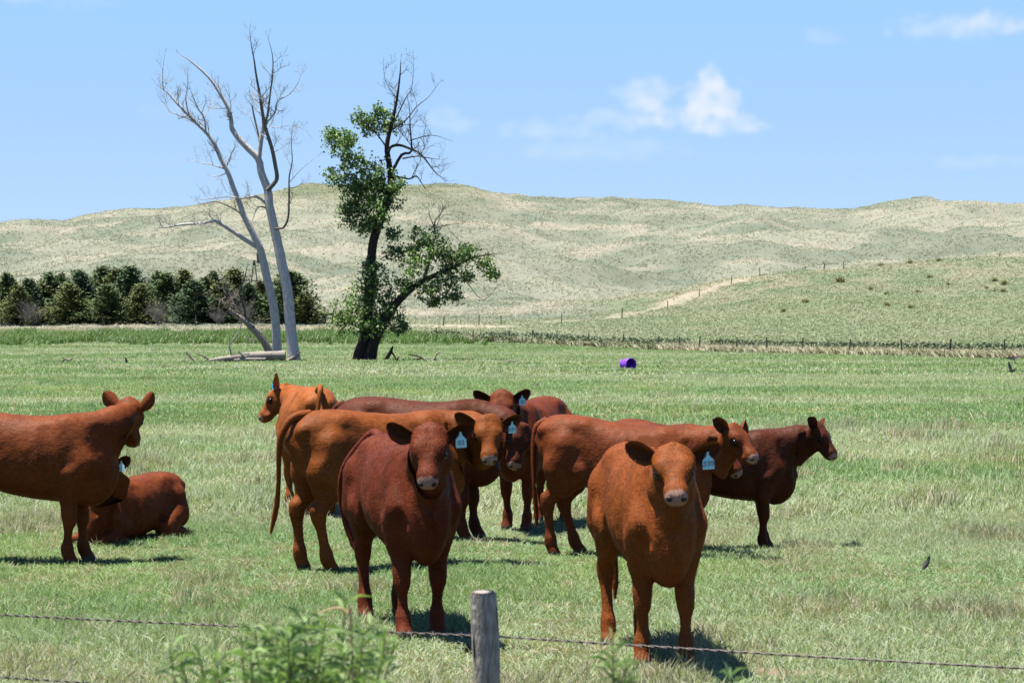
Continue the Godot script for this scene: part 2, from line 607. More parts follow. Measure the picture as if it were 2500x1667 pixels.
func press(a: Vector3, b: Vector3, r: float, depth: float) -> void:
	# moves the surface in (or out, if depth < 0) along a line: folds, hollows and muscle edges
	var i0 := maxi(int((minf(a.x, b.x) - r - OX) / CELL), 0)
	var i1 := mini(int((maxf(a.x, b.x) + r - OX) / CELL) + 1, GX - 1)
	var j0 := maxi(int((minf(a.y, b.y) - r - OY) / CELL), 0)
	var j1 := mini(int((maxf(a.y, b.y) + r - OY) / CELL) + 1, GY - 1)
	var k0 := maxi(int((minf(a.z, b.z) - r) / CELL + 0.5), 0)
	var k1 := mini(int((maxf(a.z, b.z) + r) / CELL + 0.5) + 1, GZ - 1)
	var ab := b - a
	var bb := maxf(ab.length_squared(), 1e-9)
	for k in range(k0, k1 + 1):
		for j in range(j0, j1 + 1):
			var at := (k * GY + j) * GX
			for i in range(i0, i1 + 1):
				var p := Vector3(OX + i * CELL, OY + j * CELL, (k - 0.5) * CELL) - a
				var q := (p - ab * clampf(p.dot(ab) / bb, 0.0, 1.0)).length_squared() / (r * r)
				if q < 1.0:
					field[at + i] *= exp(-depth * (1.0 - q) * (1.0 - q) / KS)


func torso(drop: float) -> void:
	# stations: x, top, bottom, half width
	var st := [[-0.80, 1.070, 0.932, 0.047], [-0.75, 1.170, 0.812, 0.130], [-0.66, 1.235, 0.722, 0.200], [-0.52, 1.262, 0.657, 0.244], [-0.34, 1.262, 0.612, 0.259], [-0.15, 1.240, 0.557, 0.279],
		[0.05, 1.222, 0.517, 0.296], [0.22, 1.218, 0.494, 0.294], [0.36, 1.232, 0.482, 0.272], [0.47, 1.236, 0.468, 0.246], [0.58, 1.205, 0.459, 0.216], [0.68, 1.130, 0.470, 0.177], [0.76, 1.020, 0.532, 0.126], [0.81, 0.920, 0.632, 0.056]]
	for i in GX:
		var x := OX + i * CELL
		if x < -0.86 or x > 0.87:
			continue
		var s := 0
		while s < st.size() - 2 and x > st[s + 1][0]:
			s += 1
		var t := clampf((x - float(st[s][0])) / (float(st[s + 1][0]) - float(st[s][0])), 0.0, 1.0)
		var over := maxf(maxf(float(st[0][0]) - x, x - float(st[-1][0])), 0.0)
		var v := [0.0, 0.0, 0.0]
		for c in 3:
			v[c] = cubic_interpolate(st[s][c + 1], st[s + 1][c + 1], st[maxi(s - 1, 0)][c + 1], st[mini(s + 2, st.size() - 1)][c + 1], t)
		var top: float = v[0]
		var bot: float = v[1] + drop * (1.0 if x < 0.5 else 0.6)
		var hw: float = maxf(v[2], 0.02) * (1.0 + drop * 0.9)
		var yc := bot + (top - bot) * 0.47
		var hu := top - yc
		var hl := yc - bot
		var rr := minf(hw, minf(hu, hl))
		var keel := lerpf(2.15, 1.25, smoothstep(0.28, 0.56, x))
		for k in GZ:
			var z := absf((k - 0.5) * CELL) / hw
			if z > 1.6:
				break
			var zz := pow(z, 2.35)
			for j in range(int((bot - 0.07 - OY) / CELL), mini(int((top + 0.07 - OY) / CELL), GY - 1)):
				var y := OY + j * CELL - yc
				var yy := y / hu if y > 0.0 else -y / hl
				var q := pow(zz + pow(yy, 2.15 if y > 0.0 else keel), 0.4386)
				var d := (q - 1.0) * rr + over
				if d < 0.055:
					field[(k * GY + j) * GX + i] += exp(-maxf(d, -0.11) / KS)


func grow_heifer(lying: bool) -> Dictionary:
	field = PackedFloat32Array()
	field.resize(GX * GY * GZ)
	var y0 := -0.505 if lying else 0.0   # the trunk of the lying one is brought down at the end
	torso(0.03 if lying else 0.0)
	# shoulder, brisket, hips, rump
	cap(Vector3(0.40, 1.12, 0.10), Vector3(0.56, 0.82, 0.165), 0.10, 0.105)
	cap(Vector3(0.56, 0.82, 0.155), Vector3(0.46, 0.66, 0.165), 0.105, 0.09)
	cap(Vector3(0.58, 0.535, 0.0), Vector3(0.72, 0.70, 0.0), 0.065, 0.085)
	cap(Vector3(0.66, 0.80, 0.0), Vector3(0.80, 0.98, 0.0), 0.095, 0.088)
	cap(Vector3(-0.32, 1.175, 0.14), Vector3(-0.42, 1.165, 0.15), 0.045, 0.045)
	cap(Vector3(-0.40, 1.15, 0.13), Vector3(-0.72, 1.09, 0.09), 0.07, 0.065)
	cap(Vector3(-0.52, 0.98, 0.15), Vector3(-0.57, 0.76, 0.165), 0.158, 0.142)
	cap(Vector3(-0.50, 0.90, 0.17), Vector3(-0.33, 0.70, 0.185), 0.12, 0.085)
	# neck
	cap(Vector3(0.50, 1.03, 0.0), Vector3(0.80, 1.16, 0.0), 0.190, 0.148, 1.12)
	cap(Vector3(0.80, 1.16, 0.0), Vector3(0.97, 1.25, 0.0), 0.148, 0.104, 1.10)
	cap(Vector3(0.62, 0.84, 0.0), Vector3(0.97, 1.13, 0.0), 0.112, 0.074, 1.25)
	# head
	hcap(hp(0.03, -0.082, 0), hp(0.11, -0.074, 0), 0.072, 0.078, 0.66)
	hcap(hp(0.06, -0.062, 0.050), hp(0.19, -0.062, 0.060), 0.060, 0.056)
	hcap(hp(0.17, -0.065, 0), hp(0.395, -0.062, 0), 0.082, 0.050, 0.90)
	hcap(hp(0.09, -0.150, 0.052), hp(0.17, -0.138, 0.056), 0.068, 0.058)
	hcap(hp(0.10, -0.182, 0.036), hp(0.37, -0.125, 0.020), 0.045, 0.038)
	hcap(hp(0.385, -0.066, 0.020), hp(0.434, -0.074, 0.021), 0.050, 0.043)
	hcap(hp(0.372, -0.120, 0.0), hp(0.41, -0.118, 0.0), 0.040, 0.032, 0.75)
	hcap(hp(0.162, -0.030, 0.090), hp(0.20, -0.048, 0.088), 0.026, 0.022)
	hcap(hp(0.0, -0.045, 0.0), hp(0.03, -0.040, 0.03), 0.052, 0.05)
	hcap(hp(0.05, -0.078, 0.10), hp(0.055, -0.078, 0.115), 0.036, 0.032)
	if not lying:
		# fore leg
		cap(Vector3(0.455, 0.74, 0.150), Vector3(0.430, 0.57, 0.150), 0.115, 0.078)
		cap(Vector3(0.430, 0.57, 0.150), Vector3(0.445, 0.40, 0.142), 0.080, 0.053)
		cap(Vector3(0.452, 0.402, 0.142), Vector3(0.460, 0.345, 0.142), 0.058, 0.053)
		cap(Vector3(0.452, 0.345, 0.142), Vector3(0.445, 0.15, 0.140), 0.038, 0.033)
		cap(Vector3(0.447, 0.145, 0.140), Vector3(0.450, 0.115, 0.140), 0.045, 0.043)
		cap(Vector3(0.452, 0.11, 0.140), Vector3(0.480, 0.055, 0.142), 0.039, 0.044)
		cap(Vector3(0.478, 0.045, 0.117), Vector3(0.515, 0.028, 0.117), 0.029, 0.023)
		cap(Vector3(0.478, 0.045, 0.168), Vector3(0.515, 0.028, 0.168), 0.029, 0.023)
		# hind leg
		cap(Vector3(-0.40, 0.76, 0.175), Vector3(-0.50, 0.62, 0.155), 0.125, 0.095)
		cap(Vector3(-0.58, 0.80, 0.145), Vector3(-0.60, 0.62, 0.148), 0.12, 0.075)
		cap(Vector3(-0.51, 0.62, 0.152), Vector3(-0.635, 0.47, 0.142), 0.090, 0.056)
		cap(Vector3(-0.655, 0.475, 0.142), Vector3(-0.645, 0.42, 0.142), 0.056, 0.052)
		cap(Vector3(-0.645, 0.42, 0.142), Vector3(-0.600, 0.16, 0.140), 0.045, 0.038)
		cap(Vector3(-0.600, 0.155, 0.140), Vector3(-0.595, 0.12, 0.140), 0.047, 0.045)
		cap(Vector3(-0.592, 0.11, 0.140), Vector3(-0.562, 0.055, 0.142), 0.041, 0.045)
		cap(Vector3(-0.565, 0.045, 0.117), Vector3(-0.528, 0.028, 0.117), 0.029, 0.023)
		cap(Vector3(-0.565, 0.045, 0.168), Vector3(-0.528, 0.028, 0.168), 0.029, 0.023)
		# udder and navel flap
		cap(Vector3(-0.42, 0.63, 0.05), Vector3(-0.50, 0.66, 0.05), 0.05, 0.05)
	else:
		# folded legs: forearm forward and cannon tucked back under; thigh out, hock forward beside the belly
		cap(Vector3(0.45, 0.72, 0.17), Vector3(0.62, 0.60, 0.19), 0.11, 0.07)
		cap(Vector3(0.62, 0.595, 0.19), Vector3(0.74, 0.57, 0.20), 0.068, 0.058)
		cap(Vector3(0.74, 0.56, 0.20), Vector3(0.52, 0.555, 0.20), 0.052, 0.042)
		cap(Vector3(0.52, 0.555, 0.20), Vector3(0.42, 0.55, 0.20), 0.047, 0.04)
		cap(Vector3(-0.50, 0.80, 0.20), Vector3(-0.22, 0.66, 0.27), 0.15, 0.10)
		cap(Vector3(-0.22, 0.64, 0.27), Vector3(-0.50, 0.575, 0.29), 0.085, 0.06)
		cap(Vector3(-0.50, 0.565, 0.29), Vector3(-0.22, 0.555, 0.31), 0.052, 0.042)
		cap(Vector3(-0.22, 0.555, 0.31), Vector3(-0.12, 0.55, 0.31), 0.046, 0.04)
	# folds and hollows
	press(Vector3(0.25, 1.10, 0.25), Vector3(0.31, 0.66, 0.28), 0.10, 0.019)
	press(Vector3(0.62, 1.10, 0.17), Vector3(0.67, 0.74, 0.18), 0.085, 0.019)
	press(Vector3(-0.26, 1.08, 0.28), Vector3(-0.22, 0.92, 0.30), 0.13, 0.012)
	press(Vector3(-0.19, 0.74, 0.26), Vector3(-0.27, 0.62, 0.19), 0.09, 0.024)
	press(Vector3(-0.60, 1.06, 0.24), Vector3(-0.66, 0.92, 0.24), 0.10, 0.010)
	press(Vector3(0.50, 0.74, 0.26), Vector3(0.40, 0.70, 0.26), 0.10, -0.010)
	press(Vector3(0.66, 0.55, 0.06), Vector3(0.66, 0.66, 0.10), 0.06, 0.010)
	press(hp(0.195, -0.075, 0.118), hp(0.205, -0.077, 0.118), 0.04, 0.012)
	press(hp(0.24, -0.11, 0.10), hp(0.34, -0.10, 0.08), 0.05, 0.010)
	press(hp(0.47, -0.055, 0.040), hp(0.475, -0.066, 0.044), 0.032, 0.014)
	press(hp(0.15, 0.035, 0.0), hp(0.22, 0.03, 0.0), 0.05, 0.006)
	return nets(y0)


func nets(shift: float) -> Dictionary:
	var inside := PackedByteArray()
	var total := GX * GY * GZ
	inside.resize(total)
	for k in total:
		if field[k] > 1.0:
			inside[k] = 1
	var row := GX
	var lay := GX * GY
	var cell := PackedInt32Array()
	cell.resize(total)
	cell.fill(-1)
	var g := Geo.new()
	var layer0 := PackedByteArray()
	var quads := PackedInt32Array()
	# sign changes along x, y, z from every node of the right half
	for k in range(1, GZ - 1):
		for j in range(1, GY - 1):
			var b := k * lay + j * row
			for i in range(1, GX - 1):
				var p := b + i
				var s := inside[p]
				if inside[p + 1] != s:
					quad4(quads, cell, g, layer0, p, p - row, p - row - lay, p - lay, s == 1)
				if inside[p + row] != s:
					quad4(quads, cell, g, layer0, p, p - lay, p - lay - 1, p - 1, s == 1)
				if inside[p + lay] != s:
					quad4(quads, cell, g, layer0, p, p - 1, p - 1 - row, p - row, s == 1)
	var half := g.v.size()
	var twin := PackedInt32Array()
	twin.resize(half)
	for q in half:
		if layer0[q]:
			g.v[q] = Vector3(g.v[q].x, g.v[q].y, 0.0)
			twin[q] = q
		else:
			var w := g.v[q]
			twin[q] = g.add(Vector3(w.x, w.y, -w.z), Vector3.ZERO, Color.WHITE)
	for q in range(0, quads.size(), 4):
		var a := quads[q]
		var b := quads[q + 1]
		var c := quads[q + 2]
		var d := quads[q + 3]
		g.tri(a, b, c)
		g.tri(a, c, d)
		g.tri(twin[a], twin[c], twin[b])
		g.tri(twin[a], twin[d], twin[c])
	# one gentle smoothing pass, then normals
	var nv := g.v.size()
	var acc := PackedVector3Array()
	acc.resize(nv)
	var cnt := PackedInt32Array()
	cnt.resize(nv)
	for q in range(0, g.i.size(), 3):
		var a := g.i[q]
		var b := g.i[q + 1]
		var c := g.i[q + 2]
		acc[a] += g.v[b] + g.v[c]
		acc[b] += g.v[a] + g.v[c]
		acc[c] += g.v[a] + g.v[b]
		cnt[a] += 2
		cnt[b] += 2
		cnt[c] += 2
	for q in nv:
		if cnt[q] > 0:
			g.v[q] = g.v[q].lerp(acc[q] / cnt[q], 0.5)
	face_normals(g)
	for q in nv:
		# uneven flesh, folds across the neck and fine ribbing behind the shoulder
		var p := g.v[q]
		var m := n_patch.get_noise_3d(p.x * 110.0, p.y * 110.0, p.z * 110.0) * 0.0045 + n_patch.get_noise_3d(p.x * 420.0, p.y * 220.0 + 9.0, p.z * 420.0) * 0.0012
		var along := (p - NECK0).dot((NECK1 - NECK0).normalized())
		if along > -0.05 and along < 0.42 and p.y > 0.75:
			m += sin(along * 105.0 + n_patch.get_noise_2d(p.y * 60.0, p.z * 60.0) * 5.0) * 0.0007 * smoothstep(-0.05, 0.05, along) * smoothstep(0.42, 0.3, along)
		if p.x > 0.85 and p.y > 0.95:
			m *= 0.35
		if p.y < 0.5:
			m *= 0.7
		g.v[q] = p + g.n[q].normalized() * m
	face_normals(g)
	# bending weights and colour regions
	var nk := PackedFloat32Array()
	var hd := PackedFloat32Array()
	var lg := PackedFloat32Array()
	var mz := PackedFloat32Array()
	var dk := PackedFloat32Array()
	var ey := PackedFloat32Array()
	ey.resize(nv)
	nk.resize(nv)
	hd.resize(nv)
	lg.resize(nv)
	mz.resize(nv)
	dk.resize(nv)
	var ax := NECK1 - NECK0
	var inv := head_basis.inverse()
	for q in nv:
		g.n[q] = g.n[q].normalized()
		var p := g.v[q]
		var t := clampf((p - NECK0).dot(ax) / ax.length_squared(), 0.0, 1.0)
		var h := inv * (p - POLL) / HS
		var w := 0.0
		if p.x > 0.80:
			w = smoothstep(-0.07, 0.05, h.x + clampf(h.y + 0.1, -0.15, 0.0) * 0.15)
		if t < 0.45:
			w = 0.0
		nk[q] = maxf(t, lerpf(t, 1.0, w))
		hd[q] = w
		var near := smoothstep(0.30, 0.16, absf(p.x - (0.44 if p.x > 0.0 else -0.58)))
		lg[q] = smoothstep(0.78, 0.50, p.y) * near * smoothstep(0.02, 0.09, absf(p.z))
		if p.x > 0.8 or absf(p.x) > 0.95:
			lg[q] = 0.0
		# muzzle skin, hoof horn
		if w > 0.5:
			mz[q] = smoothstep(0.412, 0.432, h.x + n_fine.get_noise_2d(h.y * 90.0, h.z * 90.0) * 0.012) * smoothstep(-0.128, -0.108, h.y)
		if w > 0.5:
			var ez := Vector2(h.x - 0.2, h.y + 0.076).length()
			ey[q] = smoothstep(0.066, 0.034, ez) if absf(p.z) > 0.07 else 0.0
		dk[q] = 1.0 if shift == 0.0 and p.y < 0.055 else 0.0
	return {"v": g.v, "n": g.n, "i": g.i, "nk": nk, "hd": hd, "lg": lg, "mz": mz, "dk": dk, "ey": ey, "shift": shift}


func face_normals(g: Geo) -> void:
	g.n.fill(Vector3.ZERO)
	for q in range(0, g.i.size(), 3):
		var a := g.i[q]
		var b := g.i[q + 1]
		var c := g.i[q + 2]
		var nn := (g.v[c] - g.v[a]).cross(g.v[b] - g.v[a])
		g.n[a] += nn
		g.n[b] += nn
		g.n[c] += nn


func quad4(quads: PackedInt32Array, cell: PackedInt32Array, g: Geo, layer0: PackedByteArray, a: int, b: int, c: int, d: int, out: bool) -> void:
	var va := net_vertex(cell, g, layer0, a)
	var vb := net_vertex(cell, g, layer0, b)
	var vc := net_vertex(cell, g, layer0, c)
	var vd := net_vertex(cell, g, layer0, d)
	if out:
		quads.append_array(PackedInt32Array([va, vb, vc, vd]))
	else:
		quads.append_array(PackedInt32Array([va, vd, vc, vb]))


func net_vertex(cell: PackedInt32Array, g: Geo, layer0: PackedByteArray, p: int) -> int:
	if cell[p] >= 0:
		return cell[p]
	var row := GX
	var lay := GX * GY
	var f := PackedFloat32Array()
	f.resize(8)
	for q in 8:
		f[q] = -log(maxf(field[p + (q & 1) + ((q >> 1) & 1) * row + (q >> 2) * lay], 1e-6))
	var sum := Vector3.ZERO
	var n := 0
	for q in 8:
		for e in 3:
			var o := q | (1 << e)
			if o == q or (f[q] < 0.0) == (f[o] < 0.0):
				continue
			var t := f[q] / (f[q] - f[o])
			var at := Vector3(q & 1, (q >> 1) & 1, q >> 2)
			at[e] += t
			sum += at
			n += 1
	sum /= maxf(n, 1)
	var k := p / lay
	var j := (p - k * lay) / row
	var i := p - k * lay - j * row
	var id := g.add(Vector3(OX + (i + sum.x) * CELL, OY + (j + sum.y) * CELL, (k - 0.5 + sum.z) * CELL), Vector3.ZERO, Color.WHITE)
	layer0.append(1 if k == 0 else 0)
	cell[p] = id
	return id


func neck_turn(pose: Dictionary, w: float) -> Basis:
	return Basis(Vector3.UP, deg_to_rad(pose.yaw) * w) * Basis(Vector3(0, 0, 1), deg_to_rad(pose.pitch) * w)


func head_xf(pose: Dictionary) -> Transform3D:
	var x := Transform3D()
	var hb: Basis = Basis(Vector3.UP, deg_to_rad(pose.hyaw)) * Basis(Vector3(0, 0, 1), deg_to_rad(pose.hpitch)) * Basis(Vector3(1, 0, 0), deg_to_rad(pose.get("hroll", 0.0)))
	x = Transform3D(hb, NECK1 - hb * NECK1) * x
	for s in [2, 1, 0]:
		var c := NECK0.lerp(NECK1, s / 3.0)
		var b := neck_turn(pose, 1.0 / 3.0)
		x = Transform3D(b, c - b * c) * x
	return x


func ear(g: Geo, xf: Transform3D, side: float, lift: float, fwd: float, coat: Color, inner: Color, r: RandomNumberGenerator) -> Dictionary:
	# a cupped leaf: outer skin and a darker haired inside, opening forward
	var root := hp(0.055, -0.070, 0.112 * side)
	var out_ := (Vector3(0, 0, side) * 1.0 + head_basis * Vector3(-0.15 + fwd, 0.0, 0.0) + Vector3(0, lift, 0)).normalized()
	var open := (head_basis * Vector3(0.62, 0.50, 0.0) + Vector3(0, -0.05, 0))
	open = (open - out_ * open.dot(out_)).normalized()
	var up := out_.cross(open) * -side
	var length := 0.20
	var nu := 12
	var nv := 8
	var shape := [0.030, 0.035, 0.043, 0.052, 0.059, 0.064, 0.066, 0.067, 0.065, 0.061, 0.053, 0.039, 0.016]
	for face_ in 2:
		var b := g.v.size()
		for a in nu + 1:
			var u := float(a) / nu
			var wd: float = shape[a] * (1.0 + r.randf_range(-0.03, 0.03))
			for c in nv + 1:
				var v := c * 2.0 / nv - 1.0
				var bow := (v * v - 0.45) * wd * lerpf(1.1, 0.45, u)
				var p := root + out_ * (length * u - 0.01) + up * (wd * v - 0.035 * u * u * (1.0 if lift < 0.1 else 0.3)) + open * (bow - (0.010 if face_ == 1 else 0.0) * (1.0 - v * v))
				var nn := (open - up * v * 0.9) * (1.0 if face_ == 0 else -1.0)
				var col := inner if face_ == 0 and absf(v) < 0.62 else coat * 1.25
				g.add(xf * p, (xf.basis * nn).normalized(), col)
		for a in nu:
			for c in nv:
				var k := b + a * (nv + 1) + c
				var flat := (g.v[k + nv + 1] - g.v[k]).cross(g.v[k + 1] - g.v[k])
				if flat.dot(g.n[k]) > 0.0:
					g.tri(k, k + 1, k + nv + 1)
					g.tri(k + 1, k + nv + 2, k + nv + 1)
				else:
					g.tri(k, k + nv + 1, k + 1)
					g.tri(k + 1, k + nv + 1, k + nv + 2)
	return {"at": xf * (root + out_ * length * 0.50 + open * 0.012 - up * 0.012), "low": xf * (root + out_ * length * 0.5 - up * 0.062 + open * 0.02), "open": (xf.basis * open).normalized()}


func make_heifer(base: Dictionary, o: Dictionary) -> Node3D:
	for lx in [[0.48, 0.14], [0.48, -0.14], [-0.56, 0.14], [-0.56, -0.14]]:
		var f: Vector3 = Basis(Vector3.UP, deg_to_rad(o.turn)) * Vector3(lx[0], 0, lx[1]) * o.scale
		hoofs.append(Vector2(o.x + f.x, o.d - f.z))
	var t := thing(o.get("name", "heifer"), o.label, "heifer", Vector3(o.x, ground_h(o.x, -o.d) + o.get("sink", -0.01), -o.d), deg_to_rad(o.turn), "red heifers in the pasture")
	var sc: float = o.scale
	var r := RandomNumberGenerator.new()
	r.seed = int(o.x * 1000.0) + 77
	var v: PackedVector3Array = base.v.duplicate()
	var n: PackedVector3Array = base.n.duplicate()
	var nk: PackedFloat32Array = base.nk
	var hd: PackedFloat32Array = base.hd
	var lg: PackedFloat32Array = base.lg
	var mz: PackedFloat32Array = base.mz
	var dk: PackedFloat32Array = base.dk
	var ey: PackedFloat32Array = base.ey
	var shift: float = base.shift
	var coat: Color = o.coat
	var muzzle := lin(0.34, 0.215, 0.175).lerp(coat, 0.1)
	var rise: float = 0.0 if shift < 0.0 else 0.055 - o.get("tilt", 0.0) * 1.5
	var hoof := lin(0.07, 0.055, 0.045)
	var g := Geo.new()
	var cs := PackedColorArray()
	cs.resize(v.size())
	var hx := head_xf(o)
	var hb: Basis = Basis(Vector3.UP, deg_to_rad(o.hyaw)) * Basis(Vector3(0, 0, 1), deg_to_rad(o.hpitch)) * Basis(Vector3(1, 0, 0), deg_to_rad(o.get("hroll", 0.0)))
	var hq := hb.get_rotation_quaternion()
	var nq := neck_turn(o, 1.0 / 3.0).get_rotation_quaternion()
	var pivots := [NECK0, NECK0.lerp(NECK1, 1.0 / 3.0), NECK0.lerp(NECK1, 2.0 / 3.0)]
	var legs: Array = o.get("legs", [0, 0, 0, 0])   # fore right, fore left, hind right, hind left
	var seed_off: float = o.x * 13.0
	var hw: float = o.get("girth", 1.0)
	var slim: float = o.get("slim", 0.93)
	var tilt: float = o.get("tilt", 0.0)
	for k in v.size():
		var p := v[k]
		var nn := n[k]
		var tone := 1.0 + n_patch.get_noise_3d(p.x * 60.0 + seed_off, p.y * 60.0, p.z * 60.0) * 0.30 + n_patch.get_noise_3d(p.x * 170.0, p.y * 330.0 + seed_off, p.z * 330.0) * 0.16
		var c := coat * tone
		c.a = 1.0
		c = c.lerp(coat.lerp(lin(0.02, 0.012, 0.01), 0.75), ey[k]).lerp(muzzle, mz[k]).lerp(hoof, dk[k])
		cs[k] = c
		var w := nk[k]
		if hd[k] > 0.001:
			var q := Quaternion.IDENTITY.slerp(hq, hd[k])
			p = NECK1 + q * (p - NECK1)
			nn = q * nn
		if w > 0.001:
			for s in [2, 1, 0]:
				var ws := smoothstep(s / 3.0 - 0.22, s / 3.0 + 0.30, w) if s > 0 else smoothstep(0.0, 0.34, w)
				if ws > 0.0:
					var q2 := Quaternion.IDENTITY.slerp(nq, ws)
					p = pivots[s] + q2 * (p - pivots[s])
					nn = q2 * nn
		if lg[k] > 0.001 and shift == 0.0:
			var fore := v[k].x > 0.0
			var which := (0 if v[k].z > 0.0 else 1) + (0 if fore else 2)
			var ang := deg_to_rad(float(legs[which])) * lg[k]
			if ang != 0.0:
				var pv := Vector3(0.46, 0.78, p.z) if fore else Vector3(-0.50, 0.88, p.z)
				var q3 := Quaternion(Vector3(0, 0, 1), ang)
				p = pv + q3 * (p - pv)
				nn = q3 * nn
		if hw != 1.0 and v[k].y > 0.45 and v[k].x < 0.45:
			p.z *= lerpf(1.0, hw, smoothstep(0.45, 0.7, v[k].y) * smoothstep(0.45, 0.15, v[k].x))
		if shift == 0.0:
			var up := smoothstep(0.05, 0.55, v[k].y)
			p.y += (0.055 - tilt * (minf(v[k].x, 0.9) + 0.6)) * up if nk[k] < 1.0 else rise
			p.z *= lerpf(slim, 1.0, nk[k])
		p.y += shift
		if shift < 0.0 and p.y < 0.0:
			p.y = maxf(p.y, -0.02)
		v[k] = p * sc
		n[k] = nn
	g.v = v
	g.n = n
	g.c = cs
	g.i = base.i.duplicate()
	var down := Transform3D(Basis().scaled(Vector3.ONE * sc), Vector3(0, (shift + rise) * sc, 0))
	var hh := down * hx
	var inner := coat.lerp(lin(0.026, 0.014, 0.011), 0.62)
	var el: Array = o.get("ears", [0.08, 0.08])
	var er := ear(g, hh, 1.0, el[0], o.get("ear_fwd", 0.0), coat, inner, r)
	var elf := ear(g, hh, -1.0, el[1], o.get("ear_fwd", 0.0), coat, inner, r)
	# tail
	var tp: Array = o.get("tail", [Vector3(-0.70, 1.19, 0), Vector3(-0.79, 1.14, 0), Vector3(-0.825, 1.0, 0), Vector3(-0.83, 0.8, 0.01), Vector3(-0.82, 0.6, 0.02), Vector3(-0.81, 0.45, 0.02), Vector3(-0.80, 0.32, 0.02), Vector3(-0.80, 0.22, 0.02)])
	var pts := []
	var rad := []
	var prof := [0.048, 0.036, 0.028, 0.022, 0.018, 0.023, 0.024, 0.007]
	for k in tp.size():
		pts.append((tp[k] + Vector3(0, shift + (0.055 if shift == 0.0 else 0.0), 0)) * sc)
		rad.append(prof[k] * sc)
	var sp := smooth_path(pts, rad, 4)
	g.tube(sp[0], sp[1], 8, coat, true, true, 0.08, r)
	part("body", g.mesh(), M.coat, t)
	# short hair standing off the outline
	hair(t, g, coat, r, int(o.get("hairs", 16000)), base, hh)
	# eyes and nostrils
	for s in [1.0, -1.0]:
		var em := SphereMesh.new()
		em.radius = 0.030 * sc
		em.height = 0.054 * sc
		em.radial_segments = 16
		em.rings = 10
		var e := part("eye", em, M.eye, t)
		e.transform = Transform3D(hh.basis.orthonormalized() * head_basis, hh * hp(0.200, -0.072, 0.100 * s))
		var nm := SphereMesh.new()
		nm.radius = 0.021 * sc
		nm.height = 0.042 * sc
		nm.radial_segments = 12
		nm.rings = 8
		var no := part("nostril", nm, M.nostril, t)
		no.transform = Transform3D(hh.basis.orthonormalized() * head_basis * Basis(Vector3(0, 0, 1), 0.5) * Basis().scaled(Vector3(0.55, 0.8, 1.0)), hh * hp(0.456, -0.060, 0.045 * s))
	# ear tag
	if o.has("tag"):
		var at: Dictionary = er if o.tag_side > 0 else elf
		var tm := part("ear_tag", tag_mesh(), M.tag_blue if o.get("tag_blue", false) else M.tag, t)
		var face_: Vector3 = at.open
		face_ = Vector3(face_.x, face_.y * 0.3, face_.z).normalized()
		if o.has("tag_face"):
			face_ = o.tag_face.normalized()
		var rt := Vector3.UP.cross(face_).normalized()
		var b := Basis(rt, face_.cross(rt), face_)
		b = Basis(face_, o.get("tag_tilt", 0.06)) * b
		tm.transform = Transform3D(b.scaled_local(Vector3.ONE * 0.88), at.at + face_ * 0.02)
		if o.tag == "":
			return t
		var tx := TextMesh.new()
		tx.text = o.tag
		var fnt := SystemFont.new()
		fnt.font_names = PackedStringArray(["Droid Sans"])
		tx.font = fnt
		tx.font_size = 42
		tx.pixel_size = 0.00105
		tx.depth = 0.0012
		var num := part("number", tx, M.ink, tm)
		num.position = Vector3(0, -0.062, 0.0035)
	return t


func hair(t: Node3D, g: Geo, coat: Color, r: RandomNumberGenerator, count: int, base: Dictionary, xf: Transform3D) -> void:
	var h := Geo.new()
	var nt := g.i.size() / 3
	var inv := xf.affine_inverse()
	var hd: PackedFloat32Array = base.hd
	var hi := head_basis.inverse()
	for k in count:
		var q := r.randi_range(0, nt - 1) * 3
		var a := g.i[q]
		var p := (g.v[a] + g.v[g.i[q + 1]] + g.v[g.i[q + 2]]) / 3.0
		if p.y < 0.07:
			continue
		var nn := g.n[a]
		var on_head := a < hd.size() and hd[a] > 0.5
		var in_ear := a >= hd.size()
		var curls := 1
		var ln := r.randf_range(0.009, 0.020)
		var lift := r.randf_range(0.04, 0.22)
		var wild := 0.35
		if on_head:
			var u := hi * (inv * p - POLL) / HS
			if u.x > 0.40:
				continue
			if u.x < 0.17 and u.y > -0.10:
				curls = 3
				ln = r.randf_range(0.018, 0.034)
				lift = r.randf_range(0.12, 0.4)
				wild = 1.0
			else:
				ln *= 0.7
		elif in_ear:
			ln = r.randf_range(0.014, 0.03)
			lift = r.randf_range(0.2, 0.8)
			wild = 0.8
			curls = 2
		elif p.y < 0.5:
			ln *= 0.8
		for c in curls:
			var flow := Vector3(-1.0, -0.75, 0.0) + Vector3(r.randfn(), r.randfn(), r.randfn()) * wild
			flow = (flow - nn * flow.dot(nn)).normalized()
			var d := (flow + nn * lift).normalized()
			var s := d.cross(nn).normalized() * r.randf_range(0.0011, 0.0020)
			var col := g.c[a] * r.randf_range(0.86, 1.2)
			col.a = 1.0
			var up := (nn + d * 0.25).normalized()
			var b := h.v.size()
			h.add(p - s - nn * 0.002, up, col)
			h.add(p + s - nn * 0.002, up, col)
			h.add(p + d * ln, up, col)
			h.tri(b, b + 2, b + 1)
	var o := part("coat_hair", h.mesh(), M.hair, t)
	o.set_meta("kind", "stuff")


